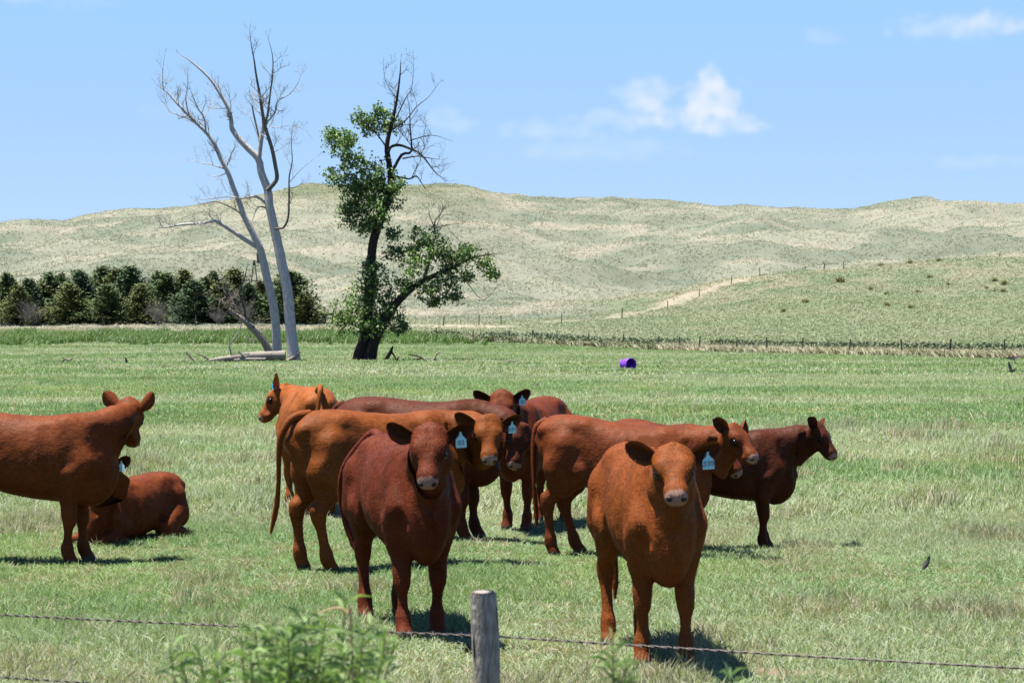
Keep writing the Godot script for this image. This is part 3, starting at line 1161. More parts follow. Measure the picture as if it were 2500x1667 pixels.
func tag_mesh() -> ArrayMesh:
	var g := Geo.new()
	var out_ := [Vector2(-0.006, 0.012), Vector2(0.006, 0.012), Vector2(0.008, -0.012), Vector2(0.018, -0.024), Vector2(0.034, -0.036), Vector2(0.037, -0.045), Vector2(0.038, -0.092), Vector2(0.034, -0.098), Vector2(-0.034, -0.098), Vector2(-0.038, -0.092), Vector2(-0.037, -0.045), Vector2(-0.034, -0.036), Vector2(-0.018, -0.024), Vector2(-0.008, -0.012)]
	var f := []
	var b := []
	for p in out_:
		f.append(Vector3(p.x, p.y, 0.0015))
		b.push_front(Vector3(p.x, p.y, -0.0015))
	g.face(f, Color.WHITE)
	g.face(b, Color.WHITE)
	for k in f.size():
		var l := (k + 1) % f.size()
		var d := Vector3(0, 0, -0.003)
		g.face([f[k], f[k] + d, f[l] + d, f[l]], Color.WHITE)
	return g.mesh()


func build_cattle() -> void:
	var base := grow_heifer(false)
	var low := grow_heifer(true)
	make_heifer(base, {"label": "red heifer at left edge, side on, head turned away", "x": -4.10, "d": 19.2, "turn": -2.0, "scale": 0.974, "yaw": 66.0, "pitch": -6.0, "hyaw": 14.0, "hpitch": -12.0, "coat": lin(0.132, 0.0346, 0.0099), "legs": [-3, 4, 0, 8], "ears": [0.75, 0.35], "girth": 0.97, "ear_fwd": -0.4})
	make_heifer(low, {"label": "red heifer lying in the grass behind the left-edge heifer's legs", "x": -3.52, "d": 21.3, "turn": -120.0, "scale": 0.821, "yaw": 72.0, "pitch": 16.0, "hyaw": -58.0, "hpitch": -18.0, "coat": lin(0.128, 0.0323, 0.0095), "ears": [0.2, 0.25], "tag": "", "tag_side": -1, "tag_face": Vector3(0.4, 0, 0), "tail": [Vector3(-0.70, 1.12, 0), Vector3(-0.80, 1.05, 0), Vector3(-0.84, 0.92, 0.02), Vector3(-0.86, 0.80, 0.06), Vector3(-0.88, 0.68, 0.12), Vector3(-0.90, 0.60, 0.2), Vector3(-0.86, 0.54, 0.3), Vector3(-0.8, 0.53, 0.36)]})
	make_heifer(base, {"label": "ginger heifer at the back seen from behind, tail lifted", "x": -2.17, "d": 24.4, "turn": 104.0, "scale": 1.031, "yaw": 22.0, "pitch": -25.0, "hyaw": 40.0, "hpitch": 8.0, "coat": lin(0.221, 0.0669, 0.0156), "ears": [0.9, 0.9], "ear_fwd": -0.35, "tag": "50", "tag_side": -1, "tag_blue": true, "tag_face": Vector3(-0.6, 0, -0.9), "tail": [Vector3(-0.66, 1.20, 0), Vector3(-0.74, 1.26, 0), Vector3(-0.82, 1.24, -0.01), Vector3(-0.86, 1.12, -0.03), Vector3(-0.87, 0.95, -0.04), Vector3(-0.86, 0.75, -0.03), Vector3(-0.85, 0.55, -0.02), Vector3(-0.84, 0.4, 0)]})
	make_heifer(base, {"label": "ginger heifer with tag 031, rump toward us, face turned to the camera", "x": -1.09, "d": 18.7, "turn": 30.0, "scale": 0.993, "yaw": -80.0, "pitch": -34.0, "hyaw": -30.0, "hpitch": 10.0, "hroll": 24.0, "coat": lin(0.162, 0.0468, 0.0108), "legs": [0, 0, 5, -4], "tag": "031", "tag_side": -1, "tail": [Vector3(-0.62, 1.22, 0), Vector3(-0.77, 1.20, 0.0), Vector3(-0.86, 1.06, -0.03), Vector3(-0.87, 0.90, -0.05), Vector3(-0.86, 0.70, -0.08), Vector3(-0.86, 0.52, -0.11), Vector3(-0.87, 0.40, -0.14), Vector3(-0.89, 0.26, -0.17)]})
	make_heifer(base, {"label": "dark red heifer in front, left of the post, facing the camera", "x": -0.71, "d": 14.9, "turn": -73.0, "scale": 0.955, "yaw": -13.0, "pitch": -1.0, "hyaw": -6.0, "hpitch": -5.0, "coat": lin(0.100, 0.0229, 0.0087), "legs": [6, -4, 2, -3], "girth": 1.03, "tag": "03", "tag_side": -1, "hairs": 30000, "tail": [Vector3(-0.64, 1.21, 0), Vector3(-0.76, 1.25, 0.02), Vector3(-0.87, 1.16, 0.10), Vector3(-0.93, 1.0, 0.20), Vector3(-0.96, 0.8, 0.22), Vector3(-0.95, 0.6, 0.18), Vector3(-0.92, 0.45, 0.13), Vector3(-0.88, 0.33, 0.08)]})
	make_heifer(base, {"label": "dark brown heifer in the middle, side on behind the tagged faces", "x": -0.88, "d": 21.4, "turn": -12.0, "scale": 1.012, "yaw": -30.0, "pitch": -58.0, "hyaw": -24.0, "hpitch": 24.0, "hroll": 10.0, "coat": lin(0.073, 0.0195, 0.0082), "legs": [0, 5, 0, -4], "ears": [-0.25, 0.1]})
	make_heifer(base, {"label": "red heifer facing us over the dark brown heifer's back", "x": 0.20, "d": 23.0, "turn": -110.0, "scale": 0.993, "yaw": 8.0, "pitch": -6.0, "hyaw": 10.0, "hpitch": -4.0, "coat": lin(0.114, 0.0273, 0.0101), "legs": [-8, 6, 0, -5], "tag": "35", "tag_side": -1})
	make_heifer(base, {"label": "red heifer side on, right of the middle, looking right", "x": 0.955, "d": 19.8, "turn": -10.0, "scale": 0.94, "yaw": -10.0, "pitch": -14.0, "hyaw": -24.0, "hpitch": 20.0, "tilt": 0.09, "coat": lin(0.132, 0.0341, 0.0108), "legs": [0, 0, -4, 10], "ears": [0.35, 0.55], "ear_fwd": -0.15})
	make_heifer(base, {"label": "ginger heifer in front with tag 339, facing the camera", "x": 0.80, "d": 13.65, "turn": -80.0, "scale": 0.955, "yaw": -14.0, "pitch": -13.0, "hyaw": 4.0, "hpitch": 24.0, "coat": lin(0.173, 0.0490, 0.0120), "legs": [-4, 6, 4, -6], "girth": 0.95, "slim": 0.88, "tag": "339", "tag_side": -1, "hairs": 30000})
	make_heifer(base, {"label": "red heifer mostly hidden, low muzzle below the neighbour's chin", "x": 1.33, "d": 20.9, "turn": -58.0, "scale": 0.907, "yaw": 0.0, "pitch": -38.0, "hyaw": 18.0, "hpitch": 22.0, "coat": lin(0.121, 0.0312, 0.0102)})
	make_heifer(base, {"label": "young dark brown heifer on the right, side on, looking right", "x": 1.92, "d": 21.1, "turn": 4.0, "scale": 0.869, "yaw": -6.0, "pitch": -13.0, "hyaw": -24.0, "hpitch": 6.0, "coat": lin(0.062, 0.0177, 0.0078), "legs": [-2, 4, 0, 0], "ears": [0.4, 0.6], "ear_fwd": -0.15})


# ------------------------------------------------------------------ trees
const NTH := ["first", "second", "third", "fourth", "fifth", "sixth", "seventh", "eighth", "ninth", "tenth", "eleventh", "twelfth", "thirteenth", "fourteenth", "fifteenth", "sixteenth", "seventeenth", "eighteenth", "nineteenth", "twentieth", "twenty-first", "twenty-second", "twenty-third", "twenty-fourth", "twenty-fifth", "twenty-sixth", "twenty-seventh", "twenty-eighth"]
const DEAD_A := [
	[[0.03, -0.05, 0.00, 0.330], [-0.01, 0.88, 0.02, 0.311], [-0.05, 1.68, 0.04, 0.292], [-0.16, 3.11, 0.06, 0.286], [-0.35, 4.18, 0.08, 0.281], [-0.69, 5.60, 0.10, 0.268], [-0.98, 6.89, 0.12, 0.254], [-1.20, 7.59, 0.14, 0.233], [-1.70, 8.59, 0.16, 0.209], [-2.18, 9.52, 0.18, 0.191], [-2.39, 10.19, 0.20, 0.177], [-2.67, 10.88, 0.22, 0.165], [-2.95, 11.65, 0.24, 0.155], [-3.23, 12.39, 0.26, 0.146], [-3.64, 13.16, 0.28, 0.136], [-3.93, 13.86, 0.30, 0.125], [-4.34, 14.56, 0.32, 0.110], [-4.83, 15.11, 0.34, 0.097], [-5.39, 15.67, 0.36, 0.088], [-5.88, 16.17, 0.38, 0.077], [-6.57, 16.86, 0.40, 0.063], [-7.05, 17.42, 0.42, 0.048], [-7.40, 17.69, 0.44, 0.032], [-7.79, 17.98, 0.46, 0.015]],
	[[-1.22, 7.39, 0.10, 0.160], [-1.97, 7.85, 0.22, 0.143], [-2.98, 8.52, 0.34, 0.127], [-3.83, 9.05, 0.46, 0.110], [-4.04, 9.12, 0.58, 0.096], [-4.97, 8.95, 0.70, 0.084], [-6.04, 8.88, 0.82, 0.070], [-7.10, 8.70, 0.94, 0.053], [-7.53, 8.67, 1.06, 0.033], [-7.74, 8.46, 1.18, 0.012]],
	[[-3.43, 12.54, 0.20, 0.060], [-3.94, 12.71, 0.00, 0.048], [-4.34, 12.85, -0.20, 0.036], [-4.89, 12.93, -0.40, 0.024], [-5.43, 13.10, -0.60, 0.012]],
	[[-3.27, 12.71, 0.20, 0.050], [-2.95, 13.46, 0.45, 0.037], [-2.67, 13.86, 0.70, 0.025], [-2.23, 13.99, 0.95, 0.012]],
	[[-4.63, 14.89, 0.30, 0.080], [-4.63, 15.46, 0.45, 0.065], [-4.76, 15.96, 0.60, 0.055], [-5.08, 16.44, 0.75, 0.041], [-5.53, 17.62, 0.90, 0.012]],
	[[-5.74, 16.04, 0.35, 0.050], [-5.88, 17.07, 0.55, 0.037], [-5.73, 17.83, 0.75, 0.023], [-5.73, 18.52, 0.95, 0.010]],
	[[-7.34, 17.61, 0.40, 0.040], [-7.40, 18.18, 0.50, 0.029], [-7.34, 19.23, 0.60, 0.019], [-7.23, 19.81, 0.70, 0.008]],
	[[-5.40, 15.61, 0.30, 0.050], [-6.22, 15.96, 0.10, 0.040], [-7.05, 16.30, -0.10, 0.030], [-7.19, 16.58, -0.30, 0.020], [-7.51, 16.78, -0.50, 0.010]],
	[[-3.35, 12.23, 0.20, 0.040], [-3.83, 12.07, -0.10, 0.025], [-4.41, 12.10, -0.40, 0.010]],
	[[-2.23, 9.52, 0.15, 0.060], [-3.03, 10.05, -0.15, 0.048], [-4.10, 10.43, -0.45, 0.036], [-4.97, 10.29, -0.75, 0.024], [-5.43, 10.51, -1.05, 0.012]],
]
const DEAD_B := [
	[[0.03, -0.05, 0.00, 0.440], [-0.05, 0.69, -0.03, 0.394], [-0.14, 1.49, -0.06, 0.357], [-0.29, 2.91, -0.09, 0.346], [-0.46, 4.69, -0.12, 0.334], [-0.82, 6.47, -0.15, 0.323], [-1.04, 7.54, -0.18, 0.307], [-1.31, 8.75, -0.21, 0.290], [-1.60, 10.03, -0.24, 0.279], [-1.65, 10.69, -0.27, 0.267], [-1.78, 11.25, -0.30, 0.256], [-2.13, 12.15, -0.33, 0.241], [-2.34, 13.06, -0.36, 0.224], [-3.24, 13.96, -0.39, 0.194], [-4.00, 14.93, -0.42, 0.160], [-4.07, 15.53, -0.45, 0.137], [-4.28, 16.32, -0.48, 0.116], [-4.84, 17.29, -0.51, 0.099], [-5.40, 18.13, -0.54, 0.081], [-6.16, 18.89, -0.57, 0.064], [-6.86, 19.45, -0.60, 0.039], [-7.34, 19.73, -0.63, 0.012]],
	[[-2.29, 12.87, -0.30, 0.160], [-2.13, 14.16, -0.20, 0.138], [-1.98, 15.00, -0.10, 0.115], [-1.99, 15.83, 0.00, 0.088], [-2.05, 16.54, 0.10, 0.050]],
	[[-1.70, 11.01, -0.10, 0.160], [-1.44, 11.25, 0.02, 0.147], [-1.08, 11.73, 0.14, 0.137], [-1.14, 12.42, 0.26, 0.131], [-1.36, 13.60, 0.38, 0.125], [-1.78, 15.00, 0.50, 0.116], [-1.98, 16.11, 0.62, 0.104], [-2.13, 17.15, 0.74, 0.086], [-2.33, 18.34, 0.86, 0.067], [-2.44, 19.24, 0.98, 0.048], [-2.61, 20.21, 1.10, 0.029], [-2.69, 21.05, 1.22, 0.010]],
	[[-1.78, 15.05, 0.50, 0.080], [-1.57, 16.12, 0.65, 0.070], [-1.44, 17.08, 0.80, 0.060], [-1.29, 18.06, 0.95, 0.048], [-1.22, 19.03, 1.10, 0.035], [-1.29, 19.73, 1.25, 0.023], [-1.50, 20.56, 1.40, 0.010]],
	[[-1.70, 15.27, 0.50, 0.060], [-1.14, 15.90, 0.75, 0.052], [-0.94, 16.60, 1.00, 0.044], [-0.18, 17.02, 1.25, 0.034], [0.37, 17.64, 1.50, 0.022], [0.59, 18.12, 1.75, 0.010]],
	[[-2.21, 13.80, -0.30, 0.070], [-2.26, 14.16, -0.45, 0.068], [-2.40, 14.87, -0.60, 0.065], [-2.61, 15.69, -0.75, 0.058], [-2.79, 16.53, -0.90, 0.050]],
	[[-1.25, 8.54, 0.00, 0.090], [-0.90, 8.56, 0.20, 0.083], [-0.61, 8.62, 0.40, 0.077], [-0.32, 9.18, 0.60, 0.070], [-0.24, 10.03, 0.80, 0.063], [-0.21, 10.74, 1.00, 0.056], [-0.18, 11.81, 1.20, 0.047], [0.03, 12.77, 1.40, 0.036], [0.00, 13.81, 1.60, 0.022], [0.07, 14.87, 1.80, 0.008]],
	[[-0.16, 11.49, 0.80, 0.025], [0.59, 12.29, 1.10, 0.015], [1.62, 13.06, 1.40, 0.006]],
	[[-1.70, 10.05, -0.20, 0.100], [-2.45, 10.61, -0.45, 0.082], [-3.35, 10.53, -0.70, 0.062], [-4.36, 10.64, -0.95, 0.038], [-5.43, 10.53, -1.20, 0.023], [-6.30, 10.45, -1.45, 0.012]],
	[[-1.84, 9.89, -0.20, 0.060], [-2.23, 9.95, 0.00, 0.044], [-2.45, 9.60, 0.20, 0.028], [-2.71, 8.75, 0.40, 0.012]],
	[[-1.38, 15.00, 0.30, 0.030], [-0.90, 14.95, 0.60, 0.022], [-0.32, 15.05, 0.90, 0.014], [0.56, 15.00, 1.20, 0.006]],
	[[-1.33, 13.40, 0.20, 0.030], [-0.82, 13.62, 0.50, 0.018], [-0.24, 13.99, 0.80, 0.006]],
	[[-2.18, 14.02, -0.20, 0.030], [-2.77, 15.53, -0.50, 0.022], [-3.09, 16.06, -0.80, 0.014], [-3.62, 15.98, -1.10, 0.006]],
]
const COTTON := [
	[[-0.37, -0.05, 0.00, 0.500], [-0.24, 0.64, 0.00, 0.423], [0.03, 1.58, 0.00, 0.373], [0.32, 4.29, 0.00, 0.335], [0.45, 6.42, 0.00, 0.299], [0.60, 7.85, 0.00, 0.292], [1.17, 9.56, 0.00, 0.278], [1.73, 11.41, 0.00, 0.239], [1.60, 12.85, 0.00, 0.185], [1.46, 13.97, 0.00, 0.162], [1.73, 15.27, 0.00, 0.125], [2.09, 16.84, 0.00, 0.087], [2.31, 18.54, 0.00, 0.049], [2.37, 19.52, 0.00, 0.012]],
	[[0.32, -0.05, 0.35, 0.460], [0.51, 0.69, 0.45, 0.390], [0.74, 1.44, 0.55, 0.331], [1.45, 2.87, 0.65, 0.283], [2.59, 4.29, 0.75, 0.241], [4.02, 5.29, 0.85, 0.179], [5.59, 5.99, 0.95, 0.123], [6.73, 6.57, 1.05, 0.078], [7.87, 6.86, 1.15, 0.042], [9.15, 6.99, 1.25, 0.012]],
	[[1.54, 13.01, 0.00, 0.110], [1.65, 13.80, 0.20, 0.100], [2.26, 13.99, 0.40, 0.090], [3.03, 13.72, 0.60, 0.075], [3.72, 13.34, 0.80, 0.060], [4.63, 12.19, 1.00, 0.036], [5.01, 11.89, 1.20, 0.012]],
	[[1.76, 12.21, 0.00, 0.110], [2.42, 13.41, -0.15, 0.092], [3.03, 13.64, -0.30, 0.072], [2.95, 15.17, -0.45, 0.048], [2.91, 16.39, -0.60, 0.028], [2.77, 17.15, -0.75, 0.010]],
	[[1.78, 12.07, 0.00, 0.070], [2.87, 11.81, 0.30, 0.060], [3.40, 11.97, 0.60, 0.050], [3.79, 11.44, 0.90, 0.030], [4.28, 10.82, 1.20, 0.010]],
	[[1.70, 14.95, 0.00, 0.060], [2.71, 15.62, 0.20, 0.045], [3.40, 16.46, 0.40, 0.030], [4.18, 17.07, 0.60, 0.019], [4.79, 17.85, 0.80, 0.008]],
	[[2.93, 14.34, -0.30, 0.040], [4.33, 14.71, -0.60, 0.024], [5.32, 14.48, -0.90, 0.008]],
	[[1.81, 15.40, 0.00, 0.070], [1.96, 15.62, -0.20, 0.055], [2.65, 17.07, -0.40, 0.040], [3.06, 17.85, -0.60, 0.024], [3.18, 19.68, -0.80, 0.008]],
	[[2.50, 13.14, 0.10, 0.060], [3.46, 13.27, 0.45, 0.043], [4.39, 13.09, 0.80, 0.027], [4.92, 13.01, 1.15, 0.010]],
	[[2.26, 16.86, 0.00, 0.035], [1.73, 17.53, 0.25, 0.026], [1.38, 18.19, 0.50, 0.017], [1.28, 19.12, 0.75, 0.008]],
	[[3.86, 5.21, 0.80, 0.120], [4.31, 6.76, 0.60, 0.098], [4.57, 8.22, 0.40, 0.075], [4.57, 9.02, 0.20, 0.048], [5.00, 9.68, 0.00, 0.010]],
	[[4.57, 8.62, 0.60, 0.050], [5.32, 8.80, 0.80, 0.029], [6.38, 8.94, 1.00, 0.008]],
	[[4.57, 8.62, 0.60, 0.040], [4.26, 9.41, 0.80, 0.024], [4.20, 9.81, 1.00, 0.008]],
	[[1.46, 10.74, 0.00, 0.090], [0.40, 11.81, -0.40, 0.070], [-0.53, 12.87, -0.80, 0.050], [-1.46, 13.94, -1.20, 0.030]],
	[[0.93, 9.02, 0.00, 0.070], [-0.13, 9.68, 0.40, 0.045], [-1.20, 9.55, 0.80, 0.020]],
	[[1.49, 13.80, 0.00, 0.060], [0.80, 14.73, 0.30, 0.040], [-0.13, 15.53, 0.60, 0.020]],
	[[0.35, 3.96, 0.10, 0.060], [-0.53, 3.30, 0.60, 0.040], [-1.38, 2.63, 1.10, 0.020]],
	[[1.20, 2.50, 0.30, 0.050], [1.86, 3.03, -0.10, 0.033], [2.07, 3.70, -0.50, 0.015]],
	[[5.85, 6.09, 0.90, 0.040], [6.65, 5.16, 1.20, 0.029], [7.71, 3.96, 1.50, 0.019], [8.64, 4.89, 1.80, 0.008]],
]
const COTTON_LEAVES := [
	[1.46, 15.40, -0.48, 0.85],
	[0.45, 15.27, -0.71, 0.74],
	[-0.21, 15.74, -0.19, 0.59],
	[0.93, 16.20, -0.62, 0.48],
	[-1.68, 14.26, -0.78, 0.96],
	[-2.07, 14.73, -0.18, 0.53],
	[-1.01, 14.34, 0.75, 0.53],
	[-0.69, 12.98, 0.54, 1.01],
	[-1.84, 11.99, 0.48, 0.69],
	[-0.11, 11.57, -0.50, 1.22],
	[1.04, 12.26, 0.07, 1.06],
	[1.30, 10.85, -0.40, 1.22],
	[-0.82, 11.12, -0.59, 0.96],
	[-0.11, 10.00, -0.71, 1.22],
	[-1.12, 9.57, -0.51, 0.85],
	[0.74, 9.55, 0.77, 1.06],
	[2.31, 11.28, 0.59, 0.59],
	[-0.05, 8.72, 0.55, 0.66],
	[0.74, 5.43, 0.54, 0.90],
	[2.02, 7.13, -0.55, 0.69],
	[-0.11, 4.28, -0.34, 1.06],
	[1.04, 3.86, 0.23, 1.22],
	[-1.12, 3.14, 0.42, 1.17],
	[0.32, 2.45, 0.64, 1.17],
	[1.73, 2.71, 0.68, 1.06],
	[-1.54, 2.45, -0.74, 0.69],
	[1.86, 8.22, 0.19, 0.43],
	[0.40, 6.22, 0.31, 0.48],
	[2.53, 2.23, 0.71, 0.43],
	[3.88, 7.85, 0.12, 0.96],
	[4.73, 7.13, 0.65, 1.06],
	[5.88, 6.70, -0.04, 1.01],
	[3.46, 6.28, 1.48, 0.85],
	[2.74, 5.00, 1.36, 0.74],
	[5.29, 5.29, 0.79, 0.90],
	[5.59, 4.28, 0.34, 0.64],
	[4.15, 4.57, 1.44, 0.74],
	[7.87, 6.28, 0.83, 0.64],
	[8.30, 5.56, 1.39, 0.37],
	[6.73, 6.99, 1.33, 0.64],
	[4.52, 3.83, 0.72, 0.37],
	[3.19, 7.29, 0.55, 0.48],
	[6.65, 5.43, 0.88, 0.37],
]
const LOG := [
	[[2.30, 0.45, 0.00, 0.400], [1.50, 0.45, 0.00, 0.380], [0.50, 0.42, 0.00, 0.340], [-0.50, 0.35, 0.00, 0.300], [-1.38, 0.25, 0.00, 0.240], [-2.12, 0.17, 0.00, 0.180], [-2.55, 0.10, 0.00, 0.120]],
	[[1.12, 0.23, 0.30, 0.140], [-0.15, 0.23, 0.32, 0.110], [-0.82, 0.17, 0.34, 0.080]],
	[[-0.10, 0.23, 0.30, 0.120], [-0.25, 0.45, 0.32, 0.090], [-0.55, 0.72, 0.34, 0.070]],
	[[-2.38, 0.20, 0.00, 0.090], [-2.75, 0.45, 0.05, 0.070], [-3.15, 0.57, 0.10, 0.050]],
	[[-3.25, 0.10, 0.00, 0.100], [-3.50, 0.35, 0.05, 0.090], [-3.77, 0.68, 0.10, 0.090]],
	[[-1.00, 0.28, 0.00, 0.070], [-1.05, 0.60, 0.03, 0.064], [-1.12, 1.12, 0.06, 0.058], [-0.82, 1.52, 0.09, 0.052], [-0.50, 2.00, 0.12, 0.042], [-0.40, 2.40, 0.15, 0.030]],
]
const BRANCH := [
	[[-1.62, 0.00, 0.00, 0.080], [-2.83, -0.07, 0.05, 0.073], [-3.62, -0.03, 0.10, 0.065], [-4.30, -0.10, 0.15, 0.055], [-5.38, -0.15, 0.20, 0.040]],
	[[-3.25, -0.05, 0.00, 0.050], [-3.70, 0.15, 0.05, 0.040], [-4.00, 0.07, 0.10, 0.030]],
	[[-4.25, -0.10, 0.00, 0.040], [-4.55, -0.23, 0.05, 0.030], [-4.88, -0.10, 0.10, 0.020]],
	[[2.00, -0.05, 0.00, 0.030], [1.00, -0.05, 0.05, 0.060], [0.00, -0.03, 0.10, 0.050]],
]
const LEANER := [
	[[0.05, -0.05, 0.10, 0.340], [-0.11, 0.59, 0.15, 0.282], [-0.51, 1.38, 0.20, 0.237], [-1.14, 2.10, 0.25, 0.210], [-1.70, 2.66, 0.30, 0.183], [-2.29, 3.06, 0.35, 0.145], [-2.79, 3.46, 0.40, 0.120]],
	[[-1.49, 2.39, 0.10, 0.090], [-1.68, 2.71, 0.18, 0.078], [-1.78, 3.67, 0.26, 0.066], [-2.07, 4.52, 0.34, 0.054], [-1.70, 5.59, 0.42, 0.038], [-1.57, 6.22, 0.50, 0.020]],
	[[-2.66, 3.30, 0.10, 0.060], [-2.93, 3.59, 0.18, 0.050], [-2.93, 4.39, 0.26, 0.040], [-3.06, 5.03, 0.34, 0.025], [-3.22, 5.80, 0.42, 0.010]],
	[[-2.07, 4.52, 0.10, 0.040], [-2.55, 4.15, 0.18, 0.025], [-2.87, 4.26, 0.26, 0.010]],
	[[-2.95, 4.26, 0.10, 0.040], [-3.35, 4.04, 0.18, 0.028], [-3.43, 3.56, 0.26, 0.015]],
	[[-1.70, 5.59, 0.10, 0.030], [-1.17, 5.77, 0.18, 0.010]],
]
const EDGE_POSTS := [[-11.45, 242.9], [-8.00, 240.8], [-4.13, 238.5], [-0.25, 236.2], [2.06, 235.9], [4.51, 231.8], [7.63, 226.1], [10.68, 219.9], [13.58, 213.6], [15.37, 209.4], [16.81, 206.0], [19.52, 199.1], [21.57, 193.6], [23.76, 187.4], [26.43, 179.6], [29.14, 171.2], [31.33, 164.1], [33.61, 156.5]]
const KNOLL_POSTS := [[-8.70, 290.0], [-4.22, 292.0], [-1.37, 295.0], [6.61, 306.0], [15.41, 322.0], [23.00, 338.0], [28.56, 350.0], [34.27, 358.0], [39.39, 364.0], [47.63, 372.0], [50.89, 374.0], [54.45, 376.0], [75.67, 374.0], [79.18, 372.0]]
const CEDARS := [[-63.98, 290.0, 7.37, 1.00], [-61.19, 284.0, 5.58, 1.00], [-60.54, 287.0, 6.65, 1.00], [-60.18, 292.0, 5.92, 1.00], [-59.36, 294.0, 7.38, 0.90], [-58.24, 296.0, 7.33, 0.90], [-54.97, 285.0, 5.78, 1.10], [-54.72, 290.0, 7.56, 1.00], [-54.06, 293.0, 6.31, 1.00], [-53.07, 297.0, 8.41, 1.00], [-50.20, 284.0, 5.58, 1.10], [-50.90, 295.0, 7.97, 1.00], [-48.60, 292.0, 8.18, 1.10], [-46.40, 286.0, 5.62, 1.00], [-45.82, 296.0, 7.62, 0.90], [-44.07, 292.0, 7.33, 1.00], [-41.95, 293.0, 7.83, 1.00], [-39.66, 286.0, 6.17, 1.10], [-38.72, 290.0, 6.72, 0.90], [-38.56, 296.0, 7.62, 0.80], [-36.28, 287.0, 6.00, 1.10], [-35.28, 291.0, 7.96, 1.00], [-33.18, 289.0, 5.86, 1.00], [-32.23, 294.0, 6.14, 0.90], [-29.66, 293.0, 6.69, 1.00], [-27.86, 289.0, 7.44, 1.25], [-26.00, 286.0, 4.32, 1.00]]
const YUCCA := [[25.9, 359.0, 0.88], [49.0, 342.0, 2.34], [63.6, 366.0, 1.50], [68.2, 366.0, 1.25], [63.1, 346.0, 1.30], [50.9, 325.0, 1.11], [56.6, 320.0, 1.09], [51.3, 314.0, 0.97], [48.3, 295.0, 1.31], [50.5, 290.0, 1.19], [70.4, 334.0, 1.26], [70.5, 328.0, 1.46], [67.8, 316.0, 1.19], [66.7, 322.0, 0.99], [63.0, 331.0, 1.02], [38.9, 304.0, 1.25], [40.5, 367.0, 1.38], [59.1, 367.0, 1.50], [66.8, 317.0, 0.76], [34.7, 293.0, 1.00]]


func limb_path(a: Array, step := 3) -> Array:
	var p := []
	var r := []
	for q in a:
		p.append(Vector3(q[0], q[1], q[2]))
		r.append(q[3])
	return smooth_path(p, r, step)


func twig(g: Geo, p: Vector3, d: Vector3, length: float, r: float, depth: int, c: Color, rn: RandomNumberGenerator) -> void:
	var pts := [p]
	var rad := [r]
	var n := 4
	for k in n:
		d = (d + Vector3(rn.randf_range(-1, 1), rn.randf_range(-0.6, 1.1), rn.randf_range(-1, 1)) * 0.22).normalized()
		p += d * length / n
		pts.append(p)
		rad.append(r * lerpf(0.85, 0.25, float(k) / (n - 1)))
		if depth > 0 and k > 0:
			var kids := 1 + int(rn.randf() < 0.45)
			for q in kids:
				var o := Vector3(rn.randf_range(-1, 1), rn.randf_range(-0.35, 1.0), rn.randf_range(-1, 1)).normalized()
				twig(g, p, (d * 0.75 + o * 0.8).normalized(), length * rn.randf_range(0.42, 0.7), r * 0.55, depth - 1, c, rn)
	g.tube(pts, rad, 3 if r < 0.02 else 5, c, false, true)


func bare_tree(root: Node3D, limbs: Array, c_trunk: Color, c_dark: Color, m: Material, rn: RandomNumberGenerator, dark_from: Array, twig_from: Array, density := 1.0) -> void:
	var tw := Geo.new()
	for k in limbs.size():
		var sp := limb_path(limbs[k])
		var g := Geo.new()
		var c: Color = c_dark if k in dark_from else c_trunk
		g.tube(sp[0], sp[1], 14 if k == 0 else 8, c, true, true, 0.035, rn)
		part("trunk" if k == 0 else "limb", g.mesh(), m, root)
		var pts: Array = sp[0]
		var rad: Array = sp[1]
		var from: float = twig_from[k] if k < twig_from.size() else 0.25
		var q := int(pts.size() * from)
		while q < pts.size():
			var t := float(q) / pts.size()
			var d: Vector3 = (pts[mini(q + 1, pts.size() - 1)] - pts[maxi(q - 1, 0)]).normalized()
			if rn.randf() < (0.34 + 0.22 * t) * density:
				var o := Vector3(rn.randf_range(-1, 1), rn.randf_range(-0.5, 1.0), rn.randf_range(-1, 1))
				o = (o - d * o.dot(d) * 0.6).normalized()
				var r0: float = clampf(rad[q] * 0.5, 0.010, 0.032)
				twig(tw, pts[q], (o + d * 0.55).normalized(), rn.randf_range(0.6, 1.5) * lerpf(1.0, 0.4, smoothstep(0.6, 1.0, t)), r0 * 1.15, 2, c_dark if rn.randf() < 0.35 else c_trunk, rn)
			q += 1
		twig(tw, pts[-1], (pts[-1] - pts[-2]).normalized(), 0.4, 0.012, 1, c, rn)
	var t2 := part("twigs", tw.mesh(), m, root)
	t2.set_meta("kind", "stuff")


